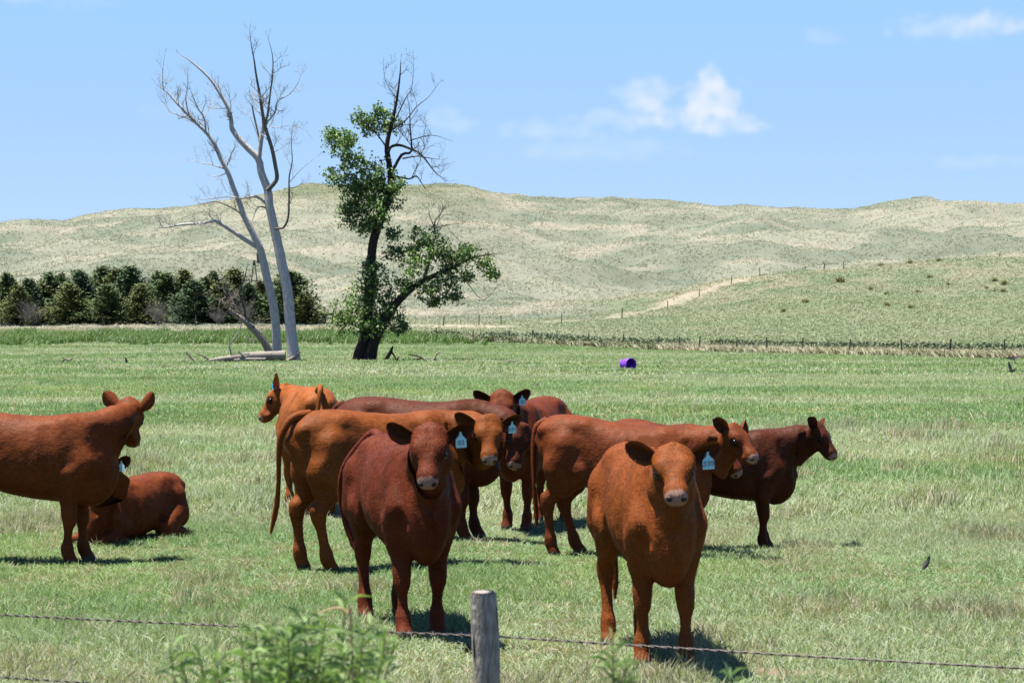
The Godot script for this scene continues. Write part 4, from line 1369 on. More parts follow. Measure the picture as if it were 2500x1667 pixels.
func build_dead_trees() -> void:
	var rn := RandomNumberGenerator.new()
	rn.seed = 41
	var silver := lin(0.53, 0.525, 0.53)
	var dark := lin(0.17, 0.158, 0.15)
	var a := thing("dead_cottonwood", "tall bare silver dead tree leaning left behind the fallen log", "tree", Vector3(-15.32, ground_h(-15.32, -149.5) - 0.05, -149.5), 0.0, "dead cottonwoods")
	bare_tree(a, DEAD_A, silver, dark, M.wood, rn, [9], [0.62, 0.2, 0.1, 0.1, 0.1, 0.1, 0.1, 0.1, 0.1, 0.2])
	var b := thing("dead_cottonwood", "tallest bare silver dead tree, right of its leaning twin", "tree", Vector3(-13.99, ground_h(-13.99, -147.0) - 0.05, -147.0), 0.0, "dead cottonwoods")
	bare_tree(b, DEAD_B, silver, dark, M.wood, rn, [2, 3, 5, 6, 9], [0.66, 0.3, 0.35, 0.1, 0.1, 0.9, 0.4, 0.2, 0.25, 0.2])
	# torn root bark at the foot
	var g := Geo.new()
	g.tube([Vector3(-1.0, 0.02, 0.35), Vector3(-0.35, 0.10, 0.42), Vector3(0.15, 0.34, 0.40), Vector3(0.42, 0.66, 0.3)], [0.03, 0.10, 0.12, 0.05], 7, lin(0.30, 0.27, 0.23), true, true, 0.12, rn)
	part("torn_root", g.mesh(), M.wood, b)


func leaf_fan(g: Geo, p: Vector3, size: float, c: Color, rn: RandomNumberGenerator) -> void:
	var nn := Vector3(rn.randf_range(-1, 1), rn.randf_range(-0.3, 1.2), rn.randf_range(-1, 1)).normalized()
	var u := nn.cross(Vector3(rn.randf_range(-1, 1), rn.randf_range(-1, 1), rn.randf_range(-1, 1))).normalized()
	var w := nn.cross(u)
	nn = (nn + Vector3(0, 0.5, 0)).normalized()
	# a spade-shaped leaf, folded a little along its rib
	var b := g.v.size()
	g.add(p - u * size * 0.5, nn, c)
	g.add(p + w * size * 0.42 - u * size * 0.15 + nn * size * 0.1, (nn - w * 0.3).normalized(), c)
	g.add(p + u * size * 0.62, nn, c)
	g.add(p - w * size * 0.42 - u * size * 0.15 + nn * size * 0.1, (nn + w * 0.3).normalized(), c)
	g.tri(b, b + 1, b + 2)
	g.tri(b, b + 2, b + 3)


func build_green_cottonwood() -> void:
	var rn := RandomNumberGenerator.new()
	rn.seed = 43
	var bark := lin(0.075, 0.066, 0.058)
	var t := thing("green_cottonwood", "forked dark-barked tree with ragged green leaf clumps and bare top", "tree", Vector3(-9.57, ground_h(-9.57, -148.5) - 0.05, -148.5))
	bare_tree(t, COTTON, bark, lin(0.20, 0.185, 0.17), M.bark, rn, [4, 5, 6, 7, 8, 9, 10, 11, 12], [0.8, 0.75, 0.3, 0.3, 0.3, 0.2, 0.2, 0.25, 0.2, 0.2, 0.3, 0.2, 0.2, 0.5, 0.5, 0.5, 0.5, 0.5, 0.4], 1.0)
	var g := Geo.new()
	for bl in COTTON_LEAVES:
		var ctr := Vector3(bl[0], bl[1], bl[2])
		var rad: float = bl[3]
		var clumps := int(14.0 + rad * rad * 40.0)
		for k in clumps:
			var o := Vector3(rn.randfn(), rn.randfn() * 0.85, rn.randfn()).normalized() * rad * pow(rn.randf(), 0.45) * 1.08
			var cc := ctr + o
			var cr := rn.randf_range(0.16, 0.34)
			var hue := rn.randf()
			var col := lin(0.075, 0.130, 0.046).lerp(lin(0.120, 0.185, 0.070), hue)
			for q in rn.randi_range(9, 17):
				var p := cc + Vector3(rn.randfn(), rn.randfn() * 0.8, rn.randfn()) * cr * 0.62
				leaf_fan(g, p, rn.randf_range(0.11, 0.21), col * rn.randf_range(0.8, 1.2), rn)
	var cr2 := part("crown", g.mesh(), M.leaf, t)
	cr2.set_meta("label", "ragged clumps of shiny green leaves")


func build_logs() -> void:
	var rn := RandomNumberGenerator.new()
	rn.seed = 47
	var grey := lin(0.29, 0.27, 0.245)
	var t := thing("fallen_log", "thick grey fallen log with broken branch stubs below the dead trees", "log", Vector3(-16.25, ground_h(-16.25, -141.0) - 0.04, -141.0))
	for k in LOG.size():
		var sp := limb_path(LOG[k])
		for q in sp[1].size():
			sp[1][q] *= 0.8
		var g := Geo.new()
		g.tube(sp[0], sp[1], 12 if k == 0 else 7, grey if k != 4 else lin(0.42, 0.36, 0.28), true, true, 0.09, rn)
		part("log_trunk" if k == 0 else "branch_stub", g.mesh(), M.wood, t)
	var d := thing("fallen_branch", "thin pale crooked branch lying in front of the fallen log", "branch", Vector3(-16.25, ground_h(-16.25, -139.5), -139.5))
	for k in BRANCH.size():
		var sp := limb_path(BRANCH[k])
		var g := Geo.new()
		g.tube(sp[0], sp[1], 6, grey, true, true, 0.1, rn)
		part("stem" if k == 0 else "fork", g.mesh(), M.wood, d)
	var l := thing("broken_trunk", "charred half-stripped broken trunk leaning left against nothing", "tree trunk", Vector3(-15.85, ground_h(-15.85, -151.0) - 0.1, -151.0))
	l.set_meta("label", "half-stripped broken trunk slanting left beside the dead trees")
	bare_tree(l, LEANER, lin(0.30, 0.27, 0.24), lin(0.06, 0.052, 0.05), M.wood, rn, [1, 2], [0.5, 0.2, 0.2, 0.3, 0.3, 0.3], 0.9)
	# odd sticks about the meadow
	var sticks := [
		["short black forked stump right of the green cottonwood", -8.15, 147.0, [[0.0, 0.0, 0.0, 0.10], [0.28, 0.45, 0.0, 0.13], [0.42, 0.75, 0.0, 0.10], [0.50, 0.98, 0.05, 0.03]], [[0.42, 0.6, 0.0, 0.07], [0.62, 0.3, 0.02, 0.05], [0.72, 0.0, 0.0, 0.03]], lin(0.035, 0.035, 0.035)],
		["dark arched stick lying right of the black stump", -6.1, 146.0, [[-0.55, 0.45, 0.0, 0.03], [0.0, 0.36, 0.05, 0.06], [0.5, 0.14, 0.1, 0.05], [0.75, 0.0, 0.1, 0.03]], [[-0.3, 0.12, 0.0, 0.03], [0.2, 0.16, 0.0, 0.05], [0.5, 0.06, 0.0, 0.04]], lin(0.06, 0.05, 0.045)],
		["pale curved branch tip standing out of the grass", -4.95, 143.0, [[-0.75, 0.35, 0.0, 0.02], [-0.3, 0.06, 0.0, 0.05], [0.1, 0.20, 0.0, 0.07], [0.25, 0.50, 0.0, 0.06], [0.5, 0.62, 0.0, 0.04]], [[-0.1, 0.10, 0.0, 0.04], [0.5, 0.12, 0.05, 0.05], [1.1, 0.0, 0.1, 0.03]], lin(0.34, 0.30, 0.25)],
		["tiny dark stub between stump and arched stick", -7.25, 144.0, [[0.0, 0.0, 0.0, 0.06], [0.04, 0.2, 0.0, 0.07], [0.2, 0.32, 0.0, 0.03]], [], lin(0.07, 0.06, 0.05)],
		["crooked grey stick far left in the meadow", -25.8, 132.0, [[-0.2, 0.0, 0.0, 0.05], [0.0, 0.3, 0.0, 0.05], [0.3, 0.24, 0.0, 0.05], [0.5, 0.40, 0.0, 0.02]], [[0.05, 0.28, 0.0, 0.04], [-0.1, 0.42, 0.0, 0.02]], lin(0.16, 0.145, 0.13)],
		["small upright dark splinter left of the fallen log", -22.4, 133.0, [[0.0, 0.0, 0.0, 0.06], [0.02, 0.2, 0.0, 0.07], [-0.06, 0.42, 0.0, 0.015]], [], lin(0.10, 0.09, 0.08)],
		["thin grey forked twig left of the dark splinter", -23.3, 134.0, [[-0.25, 0.35, 0.0, 0.02], [0.0, 0.15, 0.0, 0.03], [0.1, 0.0, 0.0, 0.03]], [[0.0, 0.15, 0.0, 0.025], [0.3, 0.25, 0.0, 0.015]], lin(0.20, 0.18, 0.16)],
		["pale stick lying flat in the meadow left of the purple tub", -0.1, 136.0, [[-0.5, 0.12, 0.0, 0.02], [0.0, 0.16, 0.0, 0.05], [0.6, 0.22, 0.0, 0.03]], [], lin(0.32, 0.30, 0.26)],
	]
	for s in sticks:
		var o := thing("dead_stick", s[0], "stick", Vector3(s[1], ground_h(s[1], -float(s[2])), -float(s[2])), 0.0, "dead sticks in the meadow")
		var g := Geo.new()
		var sp := limb_path(s[3])
		g.tube(sp[0], sp[1], 6, s[5], true, true, 0.1, rn)
		part("stem", g.mesh(), M.wood, o)
		if s[4]:
			var g2 := Geo.new()
			var sp2 := limb_path(s[4])
			g2.tube(sp2[0], sp2[1], 6, s[5], true, true, 0.1, rn)
			part("fork", g2.mesh(), M.wood, o)


func cedar_crown(rn: RandomNumberGenerator, tint: Color) -> ArrayMesh:
	# unit cedar: 1 high, about 0.36 in radius; sprays in boughs, uneven outline
	var g := Geo.new()
	var boughs := 120
	for k in boughs:
		var h := 0.02 + 0.94 * pow(float(k) / boughs, 1.12)
		var az := k * 2.399 + rn.randf_range(-0.4, 0.4)
		var reach := 0.40 * pow(1.0 - h, 0.95) * rn.randf_range(0.5, 1.2) + 0.012
		var d := Vector3(cos(az), rn.randf_range(0.15, 0.75), sin(az)).normalized()
		var base := Vector3(0, h, 0)
		var col := tint * rn.randf_range(0.78, 1.22)
		var n := int(22 + reach * 190.0)
		for q in n:
			var t := pow(rn.randf(), 0.45)
			var p := base + d * reach * t + Vector3(rn.randfn(), rn.randfn() * 0.7, rn.randfn()) * 0.028 * (0.5 + t)
			p.y -= 0.04 * t * t
			p.y = maxf(p.y, 0.01)
			var o := (d + Vector3(rn.randf_range(-1, 1), rn.randf_range(-0.4, 1.1), rn.randf_range(-1, 1)) * 0.8).normalized()
			var s := o.cross(Vector3(rn.randf_range(-1, 1), rn.randf_range(-1, 1), rn.randf_range(-1, 1))).normalized()
			var ln := rn.randf_range(0.022, 0.05)
			var nn := o.cross(s)
			if nn.y < 0.0:
				nn = -nn
				s = -s
			nn = (nn + Vector3(d.x, 0.5, d.z) * 0.8).normalized()
			var c := col * rn.randf_range(0.85, 1.15)
			var b := g.v.size()
			g.add(p - o * ln * 0.5, nn, c)
			g.add(p + s * ln * 0.26, nn, c)
			g.add(p + o * ln * 0.6, nn, c)
			g.add(p - s * ln * 0.26, nn, c)
			g.tri(b, b + 1, b + 2)
			g.tri(b, b + 2, b + 3)
	return g.mesh()


func build_cedars() -> void:
	var rn := RandomNumberGenerator.new()
	rn.seed = 53
	var tints := [lin(0.058, 0.086, 0.038), lin(0.071, 0.088, 0.035), lin(0.049, 0.081, 0.045), lin(0.073, 0.086, 0.037), lin(0.061, 0.094, 0.047)]
	var crowns := []
	for k in 5:
		crowns.append(cedar_crown(rn, tints[k]))
	var tg := Geo.new()
	tg.tube([Vector3(0, -0.03, 0), Vector3(0.005, 0.2, 0), Vector3(0, 0.8, 0)], [0.022, 0.017, 0.004], 6, lin(0.10, 0.075, 0.055), false, true)
	var tm := tg.mesh()
	for k in CEDARS.size():
		var a: Array = CEDARS[k]
		var look := "tall" if a[2] > 7.0 else ("low bushy" if a[2] < 5.9 else "mid-sized")
		var t := thing("cedar_tree", "%s dark green cedar, %s from the left in the cedar row" % [look, NTH[k]], "tree", Vector3(a[0], ground_h(a[0], -a[1]), -a[1]), rn.randf() * TAU, "row of cedars below the hills")
		var wide: float = a[2] * (1.7 if a[2] < 6.3 else 1.4) * a[3] * rn.randf_range(0.88, 1.15)
		var s := Vector3(wide, a[2] * 0.92, wide)
		var c := part("crown", crowns[k % 5], M.cedar, t)
		c.scale = s
		var b := part("trunk", tm, M.bark, t)
		b.scale = s
	# grey dead cedars standing among them
	for d in [[-59.6, 281.5, 2.9], [-43.6, 281.5, 3.0], [-33.0, 283.0, 2.5], [-36.2, 282.0, 1.6]]:
		var label: String = {-59.6: "bare grey dead cedar at the left of the cedar row", -43.6: "bare grey dead cedar, broad and spiky, mid cedar row", -33.0: "tangle of bare grey dead cedar left of the dead trunks", -36.2: "small bare grey dead shrub low in the cedar row"}[d[0]]
		var t := thing("dead_cedar", label, "shrub", Vector3(d[0], ground_h(d[0], -d[1]), -d[1]), 0.0, "dead grey cedars")
		var g := Geo.new()
		for k in 34:
			var az := rn.randf() * TAU
			var dir := Vector3(cos(az), rn.randf_range(0.25, 1.6), sin(az)).normalized()
			twig(g, Vector3(0, rn.randf_range(0.0, 0.35) * d[2], 0), dir, d[2] * rn.randf_range(0.35, 0.75), 0.028, 2, lin(0.23, 0.22, 0.21), rn)
		part("branches", g.mesh(), M.wood, t)


# ------------------------------------------------------------------ far fences, windmill, tub, yucca
func post_mesh(h: float, r: float, lean: float, rn: RandomNumberGenerator) -> ArrayMesh:
	var g := Geo.new()
	var c := lin(0.115, 0.10, 0.09) * rn.randf_range(0.7, 1.35)
	g.tube([Vector3(0, -0.3, 0), Vector3(lean * h * 0.5, h * 0.5, 0.01), Vector3(lean * h, h * 0.99, 0), Vector3(lean * h, h, 0)], [r, r * 0.95, r * 0.9, r * 0.7], 7, c, false, true, 0.06, rn)
	return g.mesh()


func build_far_things() -> void:
	var rn := RandomNumberGenerator.new()
	rn.seed = 59
	var shapes := []
	for k in 6:
		shapes.append(post_mesh(rn.randf_range(1.25, 1.5), rn.randf_range(0.06, 0.09), rn.randf_range(-0.09, 0.12), rn))
	for k in EDGE_POSTS.size():
		var a: Array = EDGE_POSTS[k]
		var o := part("fence_post", shapes[k % 6], M.post, self)
		o.position = Vector3(a[0], ground_h(a[0], -a[1]), -a[1])
		tag(o, "dark wooden post, %s from the left in the pasture-edge fence" % NTH[k], "post", "posts of the fence along the pasture edge")
	for k in KNOLL_POSTS.size():
		var a: Array = KNOLL_POSTS[k]
		var o := part("fence_post", shapes[(k * 5 + 2) % 6], M.post, self)
		o.position = Vector3(a[0], ground_h(a[0], -a[1]), -a[1])
		tag(o, "thin post, %s from the left in the fence climbing the knoll" % NTH[k], "post", "posts of the fence over the knoll")
	for k in 3:
		var x: float = [-62.2, -49.8, -38.6][k]
		var o := part("fence_post", shapes[k], M.post, self)
		o.position = Vector3(x, ground_h(x, -279.0), -279.0)
		tag(o, "grey post, %s from the left, in front of the cedars" % NTH[k], "post", "posts before the cedars")
	for k in 2:
		var o := part("fence_post", post_mesh(1.9 - 0.2 * k, 0.1, -0.05 + 0.2 * k, rn), M.post, self)
		o.position = Vector3(-23.7 + 0.8 * k, ground_h(-23.7, -291.0), -291.0)
		tag(o, "%s of two stout old posts right of the cedars" % ["left", "right"][k], "post", "old post pair")
	# strands of the pasture-edge fence
	for q in 3:
		var g := Geo.new()
		for k in EDGE_POSTS.size() - 1:
			var a: Array = EDGE_POSTS[k]
			var b: Array = EDGE_POSTS[k + 1]
			var y := 0.45 + 0.35 * q
			var p0 := Vector3(a[0], ground_h(a[0], -a[1]) + y, -a[1] + 0.08)
			var p1 := Vector3(b[0], ground_h(b[0], -b[1]) + y, -b[1] + 0.08)
			g.tube([p0, p0.lerp(p1, 0.5) - Vector3(0, 0.03, 0), p1], [0.003, 0.003, 0.003], 3, Color.WHITE, false, false)
		var w := part("fence_wire", g.mesh(), M.wire, self)
		tag(w, "%s wire strand of the pasture-edge fence" % ["lowest", "middle", "top"][q], "wire", "strands of the pasture-edge fence")
	# windmill
	var wm := thing("windmill", "small lattice windmill tower standing behind the cedars", "windmill", Vector3(-36.0, ground_h(-36.0, -320.0), -320.0))
	var steel := lin(0.06, 0.058, 0.056)
	for s in [[-1, -1], [1, -1], [1, 1], [-1, 1]]:
		var g := Geo.new()
		g.tube([Vector3(s[0] * 0.95, 0, s[1] * 0.95), Vector3(s[0] * 0.12, 7.4, s[1] * 0.12)], [0.05, 0.04], 5, steel)
		part("leg", g.mesh(), M.wood, wm)
	var br := Geo.new()
	for k in 6:
		var h := 0.4 + k * 1.15
		var w0 := lerpf(0.95, 0.12, h / 7.4)
		var w1 := lerpf(0.95, 0.12, (h + 1.1) / 7.4)
		for s in 4:
			var c0 := Vector3(1, 0, 1).rotated(Vector3.UP, s * PI / 2)
			var c1 := Vector3(1, 0, 1).rotated(Vector3.UP, (s + 1) * PI / 2)
			br.tube([c0 * w0 + Vector3(0, h, 0), c1 * w0 + Vector3(0, h, 0)], [0.022, 0.022], 4, steel)
			br.tube([c0 * w0 + Vector3(0, h, 0), c1 * w1 + Vector3(0, h + 1.1, 0)], [0.018, 0.018], 4, steel)
	part("brace", br.mesh(), M.wood, wm)
	var pf := Geo.new()
	pf.tube([Vector3(-1.05, 5.1, 0.3), Vector3(1.05, 5.1, 0.3)], [0.06, 0.06], 6, steel, true)
	part("platform", pf.mesh(), M.wood, wm)
	var hd := Geo.new()
	hd.tube([Vector3(0, 7.2, 0), Vector3(0, 7.9, 0)], [0.22, 0.16], 8, steel, true)
	hd.tube([Vector3(0, 7.6, 0), Vector3(0.5, 7.75, -0.9)], [0.05, 0.05], 5, steel, true)
	part("gear_head", hd.mesh(), M.wood, wm)
	var vn := Geo.new()
	vn.face([Vector3(0.35, 7.5, -0.6), Vector3(0.25, 8.9, -0.5), Vector3(0.62, 8.9, -1.1), Vector3(0.72, 7.5, -1.2)], lin(0.12, 0.115, 0.11))
	vn.face([Vector3(0.72, 7.5, -1.22), Vector3(0.62, 8.9, -1.12), Vector3(0.25, 8.9, -0.52), Vector3(0.35, 7.5, -0.62)], lin(0.12, 0.115, 0.11))
	part("vane", vn.mesh(), M.wood, wm)
	# purple feed tub on its side, mouth toward the right front
	var tub := thing("feed_tub", "purple plastic tub tipped on its side in the meadow", "tub", Vector3(5.8, ground_h(5.8, -115.0) + 0.27, -115.0))
	tub.rotation = Vector3(0, deg_to_rad(120.0), 0)
	var tg := Geo.new()
	var ns := 36
	var prof := [[-0.34, 0.0], [-0.345, 0.24], [-0.335, 0.262], [-0.30, 0.268], [0.10, 0.292], [0.11, 0.305], [0.15, 0.306], [0.16, 0.296], [0.30, 0.303], [0.31, 0.318], [0.34, 0.318], [0.34, 0.300], [0.28, 0.290], [0.10, 0.280], [-0.28, 0.258], [-0.32, 0.24], [-0.325, 0.0]]
	for s in ns:
		for k in prof.size():
			var a := TAU * s / ns
			tg.add(Vector3(-prof[k][0], cos(a) * prof[k][1], sin(a) * prof[k][1]), Vector3.ZERO, Color.WHITE)
	for s in ns:
		for k in prof.size() - 1:
			var a := s * prof.size() + k
			var b := ((s + 1) % ns) * prof.size() + k
			for tr in [[a, a + 1, b], [b, a + 1, b + 1]]:
				var nn: Vector3 = (tg.v[tr[2]] - tg.v[tr[0]]).cross(tg.v[tr[1]] - tg.v[tr[0]])
				tg.tri(tr[0], tr[1], tr[2])
				for q in tr:
					tg.n[q] += nn
	for k in tg.n.size():
		tg.n[k] = tg.n[k].normalized()
	part("tub_shell", tg.mesh(), M.purple, tub)
	# yucca clumps on the knoll
	for k in YUCCA.size():
		var a: Array = YUCCA[k]
		var g := Geo.new()
		var w: float = a[2] * 0.74
		for q in 150:
			var az := rn.randf() * TAU
			var el := rn.randf_range(0.1, 1.45)
			var d := Vector3(cos(az) * cos(el), sin(el) * 0.75, sin(az) * cos(el))
			var s := d.cross(Vector3.UP).normalized() * w * 0.035
			var c := lin(0.180, 0.150, 0.055).lerp(lin(0.095, 0.110, 0.045), rn.randf()) * rn.randf_range(0.8, 1.25)
			var root := Vector3(rn.randf_range(-0.3, 0.3) * w, -0.02, rn.randf_range(-0.3, 0.3) * w)
			var b := g.v.size()
			var nn := s.cross(d).normalized()
			g.add(root - s, nn, c)
			g.add(root + s, nn, c)
			g.add(root + d * w * rn.randf_range(0.7, 1.15), nn, c)
			g.tri(b, b + 2, b + 1)
		var o := part("yucca", g.mesh(), M.dry, self)
		o.position = Vector3(a[0], ground_h(a[0], -a[1]), -a[1])
		tag(o, "yellowish yucca clump on the knoll, %s" % ["at the left end by the fence", "the biggest, dark, mid knoll", "up by the fence line, left of two", "up by the fence line, right of two", "just below the two fence-line clumps", "left of the scattered group", "alone in the middle right", "small, below the left group", "broad, lower middle", "right of the broad lower one", "in the far right cluster, top left", "in the far right cluster, top right", "in the far right cluster, bottom right", "in the far right cluster, bottom left", "thin, between middle and far right", "low on the left slope", "flat, at the left crest", "flat, on the crest left of the fence-line pair", "tiny, inside the far right cluster", "lowest of all, left slope"][k], "yucca", "yucca clumps on the knoll")


# ------------------------------------------------------------------ near fence
func build_fence() -> void:
	var rn := RandomNumberGenerator.new()
	rn.seed = 61
	var along := Vector3(1.0, 0, 0.396).normalized()
	var p0 := Vector3(-0.11, 0, -9.0)
	for k in 3:
		var s: float = [0.0, -4.6, 4.3][k]
		var at := p0 + along * s
		at.y = ground_h(at.x, at.z)
		var g := Geo.new()
		var top: float = 0.906 - at.y
		var pts := []
		var rad := []
		for q in 12:
			pts.append(Vector3(0.010 * sin(q * 0.9), -0.4 + (top + 0.39) * q / 11.0, 0.006 * cos(q * 1.3)))
			rad.append(0.0535 * (1.0 + 0.03 * sin(q * 2.1)))
		pts.append(Vector3(pts[-1].x, top, 0.0))
		rad.append(0.046)
		g.tube(pts, rad, 24, lin(0.38, 0.35, 0.32), false, true, 0.025, rn)
		var t := thing("near_fence_post", ["weathered grey round post in the foreground", "weathered grey post outside the left edge", "weathered grey post outside the right edge"][k], "post", at, 0.0, "posts of the near fence")
		part("post", g.mesh(), M.post, t)
		# splits and a staple
		for q in 5:
			var c := Geo.new()
			var a := rn.randf_range(0.2, 2.9)
			var y0 := top - rn.randf_range(0.05, 0.7)
			var rr := 0.0535
			c.tube([Vector3(cos(a) * rr, y0, sin(a) * rr), Vector3(cos(a + 0.03) * rr, y0 - 0.06, sin(a + 0.03) * rr), Vector3(cos(a + 0.02) * rr, y0 - 0.14, sin(a + 0.02) * rr)], [0.001, 0.005, 0.001], 5, lin(0.05, 0.045, 0.04))
			part("split", c.mesh(), M.post, t)
		for y in [0.725, 0.455]:
			var c := Geo.new()
			var n := Vector3(0.368, 0, -0.93)
			var fx := Vector3(0, y - at.y, 0) + n * 0.057
			c.tube([fx + along * -0.012 - n * 0.01, fx + along * -0.01 + n * 0.006, fx + along * 0.01 + n * 0.006, fx + along * 0.012 - n * 0.01], [0.002, 0.002, 0.002, 0.002], 5, Color.WHITE)
			part("staple", c.mesh(), M.wire, t)
	for q in 2:
		var y: float = [0.725, 0.455][q]
		var t := thing("barbed_wire", ["upper barbed wire strand crossing the foreground", "lower barbed wire strand, seen only at bottom left"][q], "wire", Vector3.ZERO, 0.0, "barbed wires of the near fence")
		for s in 2:
			var g := Geo.new()
			var pts := []
			var rad := []
			var n := 520
			for k in n + 1:
				var u := lerpf(-4.6, 4.3, float(k) / n)
				var sag := -0.02 * sin(PI * clampf((u + 4.6) / 4.6, 0.0, 1.0)) - 0.015 * sin(PI * clampf(u / 4.3, 0.0, 1.0))
				var a := u * 62.0 + s * PI
				pts.append(p0 + along * u + Vector3(0, y + sag, 0) + Vector3(0.368, 0, -0.93) * (0.060 + cos(a) * 0.0026) + Vector3(0, sin(a) * 0.0026, 0))
				rad.append(0.0025)
			g.tube(pts, rad, 5, Color.WHITE)
			part("strand", g.mesh(), M.wire, t)
		var bg := Geo.new()
		var u := -4.5
		while u < 4.25:
			var sag := -0.02 * sin(PI * clampf((u + 4.6) / 4.6, 0.0, 1.0)) - 0.015 * sin(PI * clampf(u / 4.3, 0.0, 1.0))
			var c := p0 + along * u + Vector3(0, y + sag, 0) + Vector3(0.368, 0, -0.93) * 0.060
			for s in 2:
				var o := Vector3(rn.randf_range(-0.4, 0.4), rn.randf_range(-1, 1), rn.randf_range(-1, 1)).normalized()
				bg.tube([c - o * 0.016 + along * 0.004 * s, c + along * 0.004 * s, c + o * 0.016 + along * 0.006], [0.0008, 0.0016, 0.0008], 4, Color.WHITE)
			u += 0.125
		var b := part("barbs", bg.mesh(), M.wire, t)
		b.set_meta("kind", "stuff")


# ------------------------------------------------------------------ birds
func bird_body(g: Geo, scale_: float, c: Color) -> void:
	var pts := []
	var rad := []
	var prof := [[-0.115, 0.006], [-0.07, 0.014], [-0.045, 0.028], [-0.01, 0.036], [0.03, 0.033], [0.052, 0.022], [0.068, 0.020], [0.085, 0.021], [0.10, 0.014], [0.112, 0.005], [0.128, 0.001]]
	for p in prof:
		pts.append(Vector3(p[0], maxf(p[0] - 0.04, 0.0) * 0.35, 0) * scale_)
		rad.append(p[1] * scale_)
	g.tube(pts, rad, 10, c, true, true)


func wing(side: float, raise: float, fold: float, c: Color) -> ArrayMesh:
	var g := Geo.new()
	var edge := [[0.0, 0.035, -0.045], [0.05, 0.05, -0.05], [0.10, 0.045, -0.045], [0.15, 0.025, -0.03], [0.185, -0.005, -0.02]]
	for face_ in 2:
		var b := g.v.size()
		for e in edge:
			var o: float = e[0]
			var y := o * raise + o * o * fold
			var nn := Vector3(0, 1, -side * raise).normalized() * (1.0 if face_ == 0 else -1.0)
			var th := 0.004 if face_ == 0 else 0.0
			g.add(Vector3(e[1], y + th, side * (o + 0.015)), nn, c)
			g.add(Vector3(e[2] - 0.02 * o, y + th, side * (o + 0.015)), nn, c)
		for k in edge.size() - 1:
			var q := b + k * 2
			var flat := (g.v[q + 2] - g.v[q]).cross(g.v[q + 1] - g.v[q])
			if flat.dot(g.n[q]) > 0.0:
				g.tri(q, q + 1, q + 2)
				g.tri(q + 1, q + 3, q + 2)
			else:
				g.tri(q, q + 2, q + 1)
				g.tri(q + 1, q + 2, q + 3)
	return g.mesh()


func build_birds() -> void:
	var black := lin(0.012, 0.012, 0.014)
	var specs := [
		["red-shouldered black bird flying with wings spread, far right", 13.8, 63.0, 1.18, 100.0, true, 0.22],
		["small black bird flying low below the red-shouldered one", 13.75, 63.0, 0.83, 200.0, true, 0.9],
		["black bird standing in the grass at right", 3.31, 18.3, 0.0, 20.0, false, 0.0],
		["tiny dark bird on the meadow right of the purple tub", 11.6, 78.0, 0.0, 150.0, false, 0.0],
		["tiny dark bird on the meadow above the heifers", 0.86, 80.0, 0.0, 30.0, false, 0.0],
	]
	for s in specs:
		var t := thing("blackbird", s[0], "bird", Vector3(s[1], s[3] if s[5] else ground_h(s[1], -s[2]) + 0.075, -s[2]), deg_to_rad(s[4]), "blackbirds")
		if s[5]:
			t.basis = Basis(Vector3.RIGHT, deg_to_rad(58.0 if s[6] < 0.5 else 25.0)) * Basis(Vector3.UP, deg_to_rad(s[4]))
		if not s[5]:
			t.scale = Vector3.ONE * (0.62 if s[2] < 30.0 else 0.9)
			t.rotation = Vector3(0, deg_to_rad(s[4]), deg_to_rad(52.0 if s[2] < 30.0 else 20.0))
		var g := Geo.new()
		bird_body(g, 1.0, black)
		# fanned tail
		g.face([Vector3(-0.10, 0.002, -0.010), Vector3(-0.17, 0.004, -0.028), Vector3(-0.175, 0.004, 0.028), Vector3(-0.10, 0.002, 0.010)], black)
		g.face([Vector3(-0.10, -0.003, 0.010), Vector3(-0.175, -0.001, 0.028), Vector3(-0.17, -0.001, -0.028), Vector3(-0.10, -0.003, -0.010)], black)
		part("body", g.mesh(), M.bird, t)
		for side in [1.0, -1.0]:
			if s[5]:
				var w := part("wing", wing(side, s[6], 0.4, black), M.bird, t)
				w.position = Vector3(0.01, 0.012, side * 0.012)
				if s[6] < 0.5:
					var pg := Geo.new()
					pg.tube([Vector3(0.045, 0.012, side * 0.035), Vector3(0.052, 0.022, side * 0.055), Vector3(0.048, 0.03, side * 0.075)], [0.008, 0.017, 0.008], 8, lin(0.75, 0.10, 0.03), true)
					part("shoulder_patch", pg.mesh(), M.bird, t)
			else:
				var wg := Geo.new()
				wg.tube([Vector3(0.035, 0.006, side * 0.028), Vector3(-0.02, 0.004, side * 0.032), Vector3(-0.11, 0.0, side * 0.012)], [0.014, 0.018, 0.003], 7, black, true)
				part("wing", wg.mesh(), M.bird, t)
				var lg := Geo.new()
				lg.tube([Vector3(0.0, -0.02, side * 0.012), Vector3(-0.01, -0.09, side * 0.014)], [0.003, 0.002], 5, black)
				part("leg", lg.mesh(), M.bird, t)


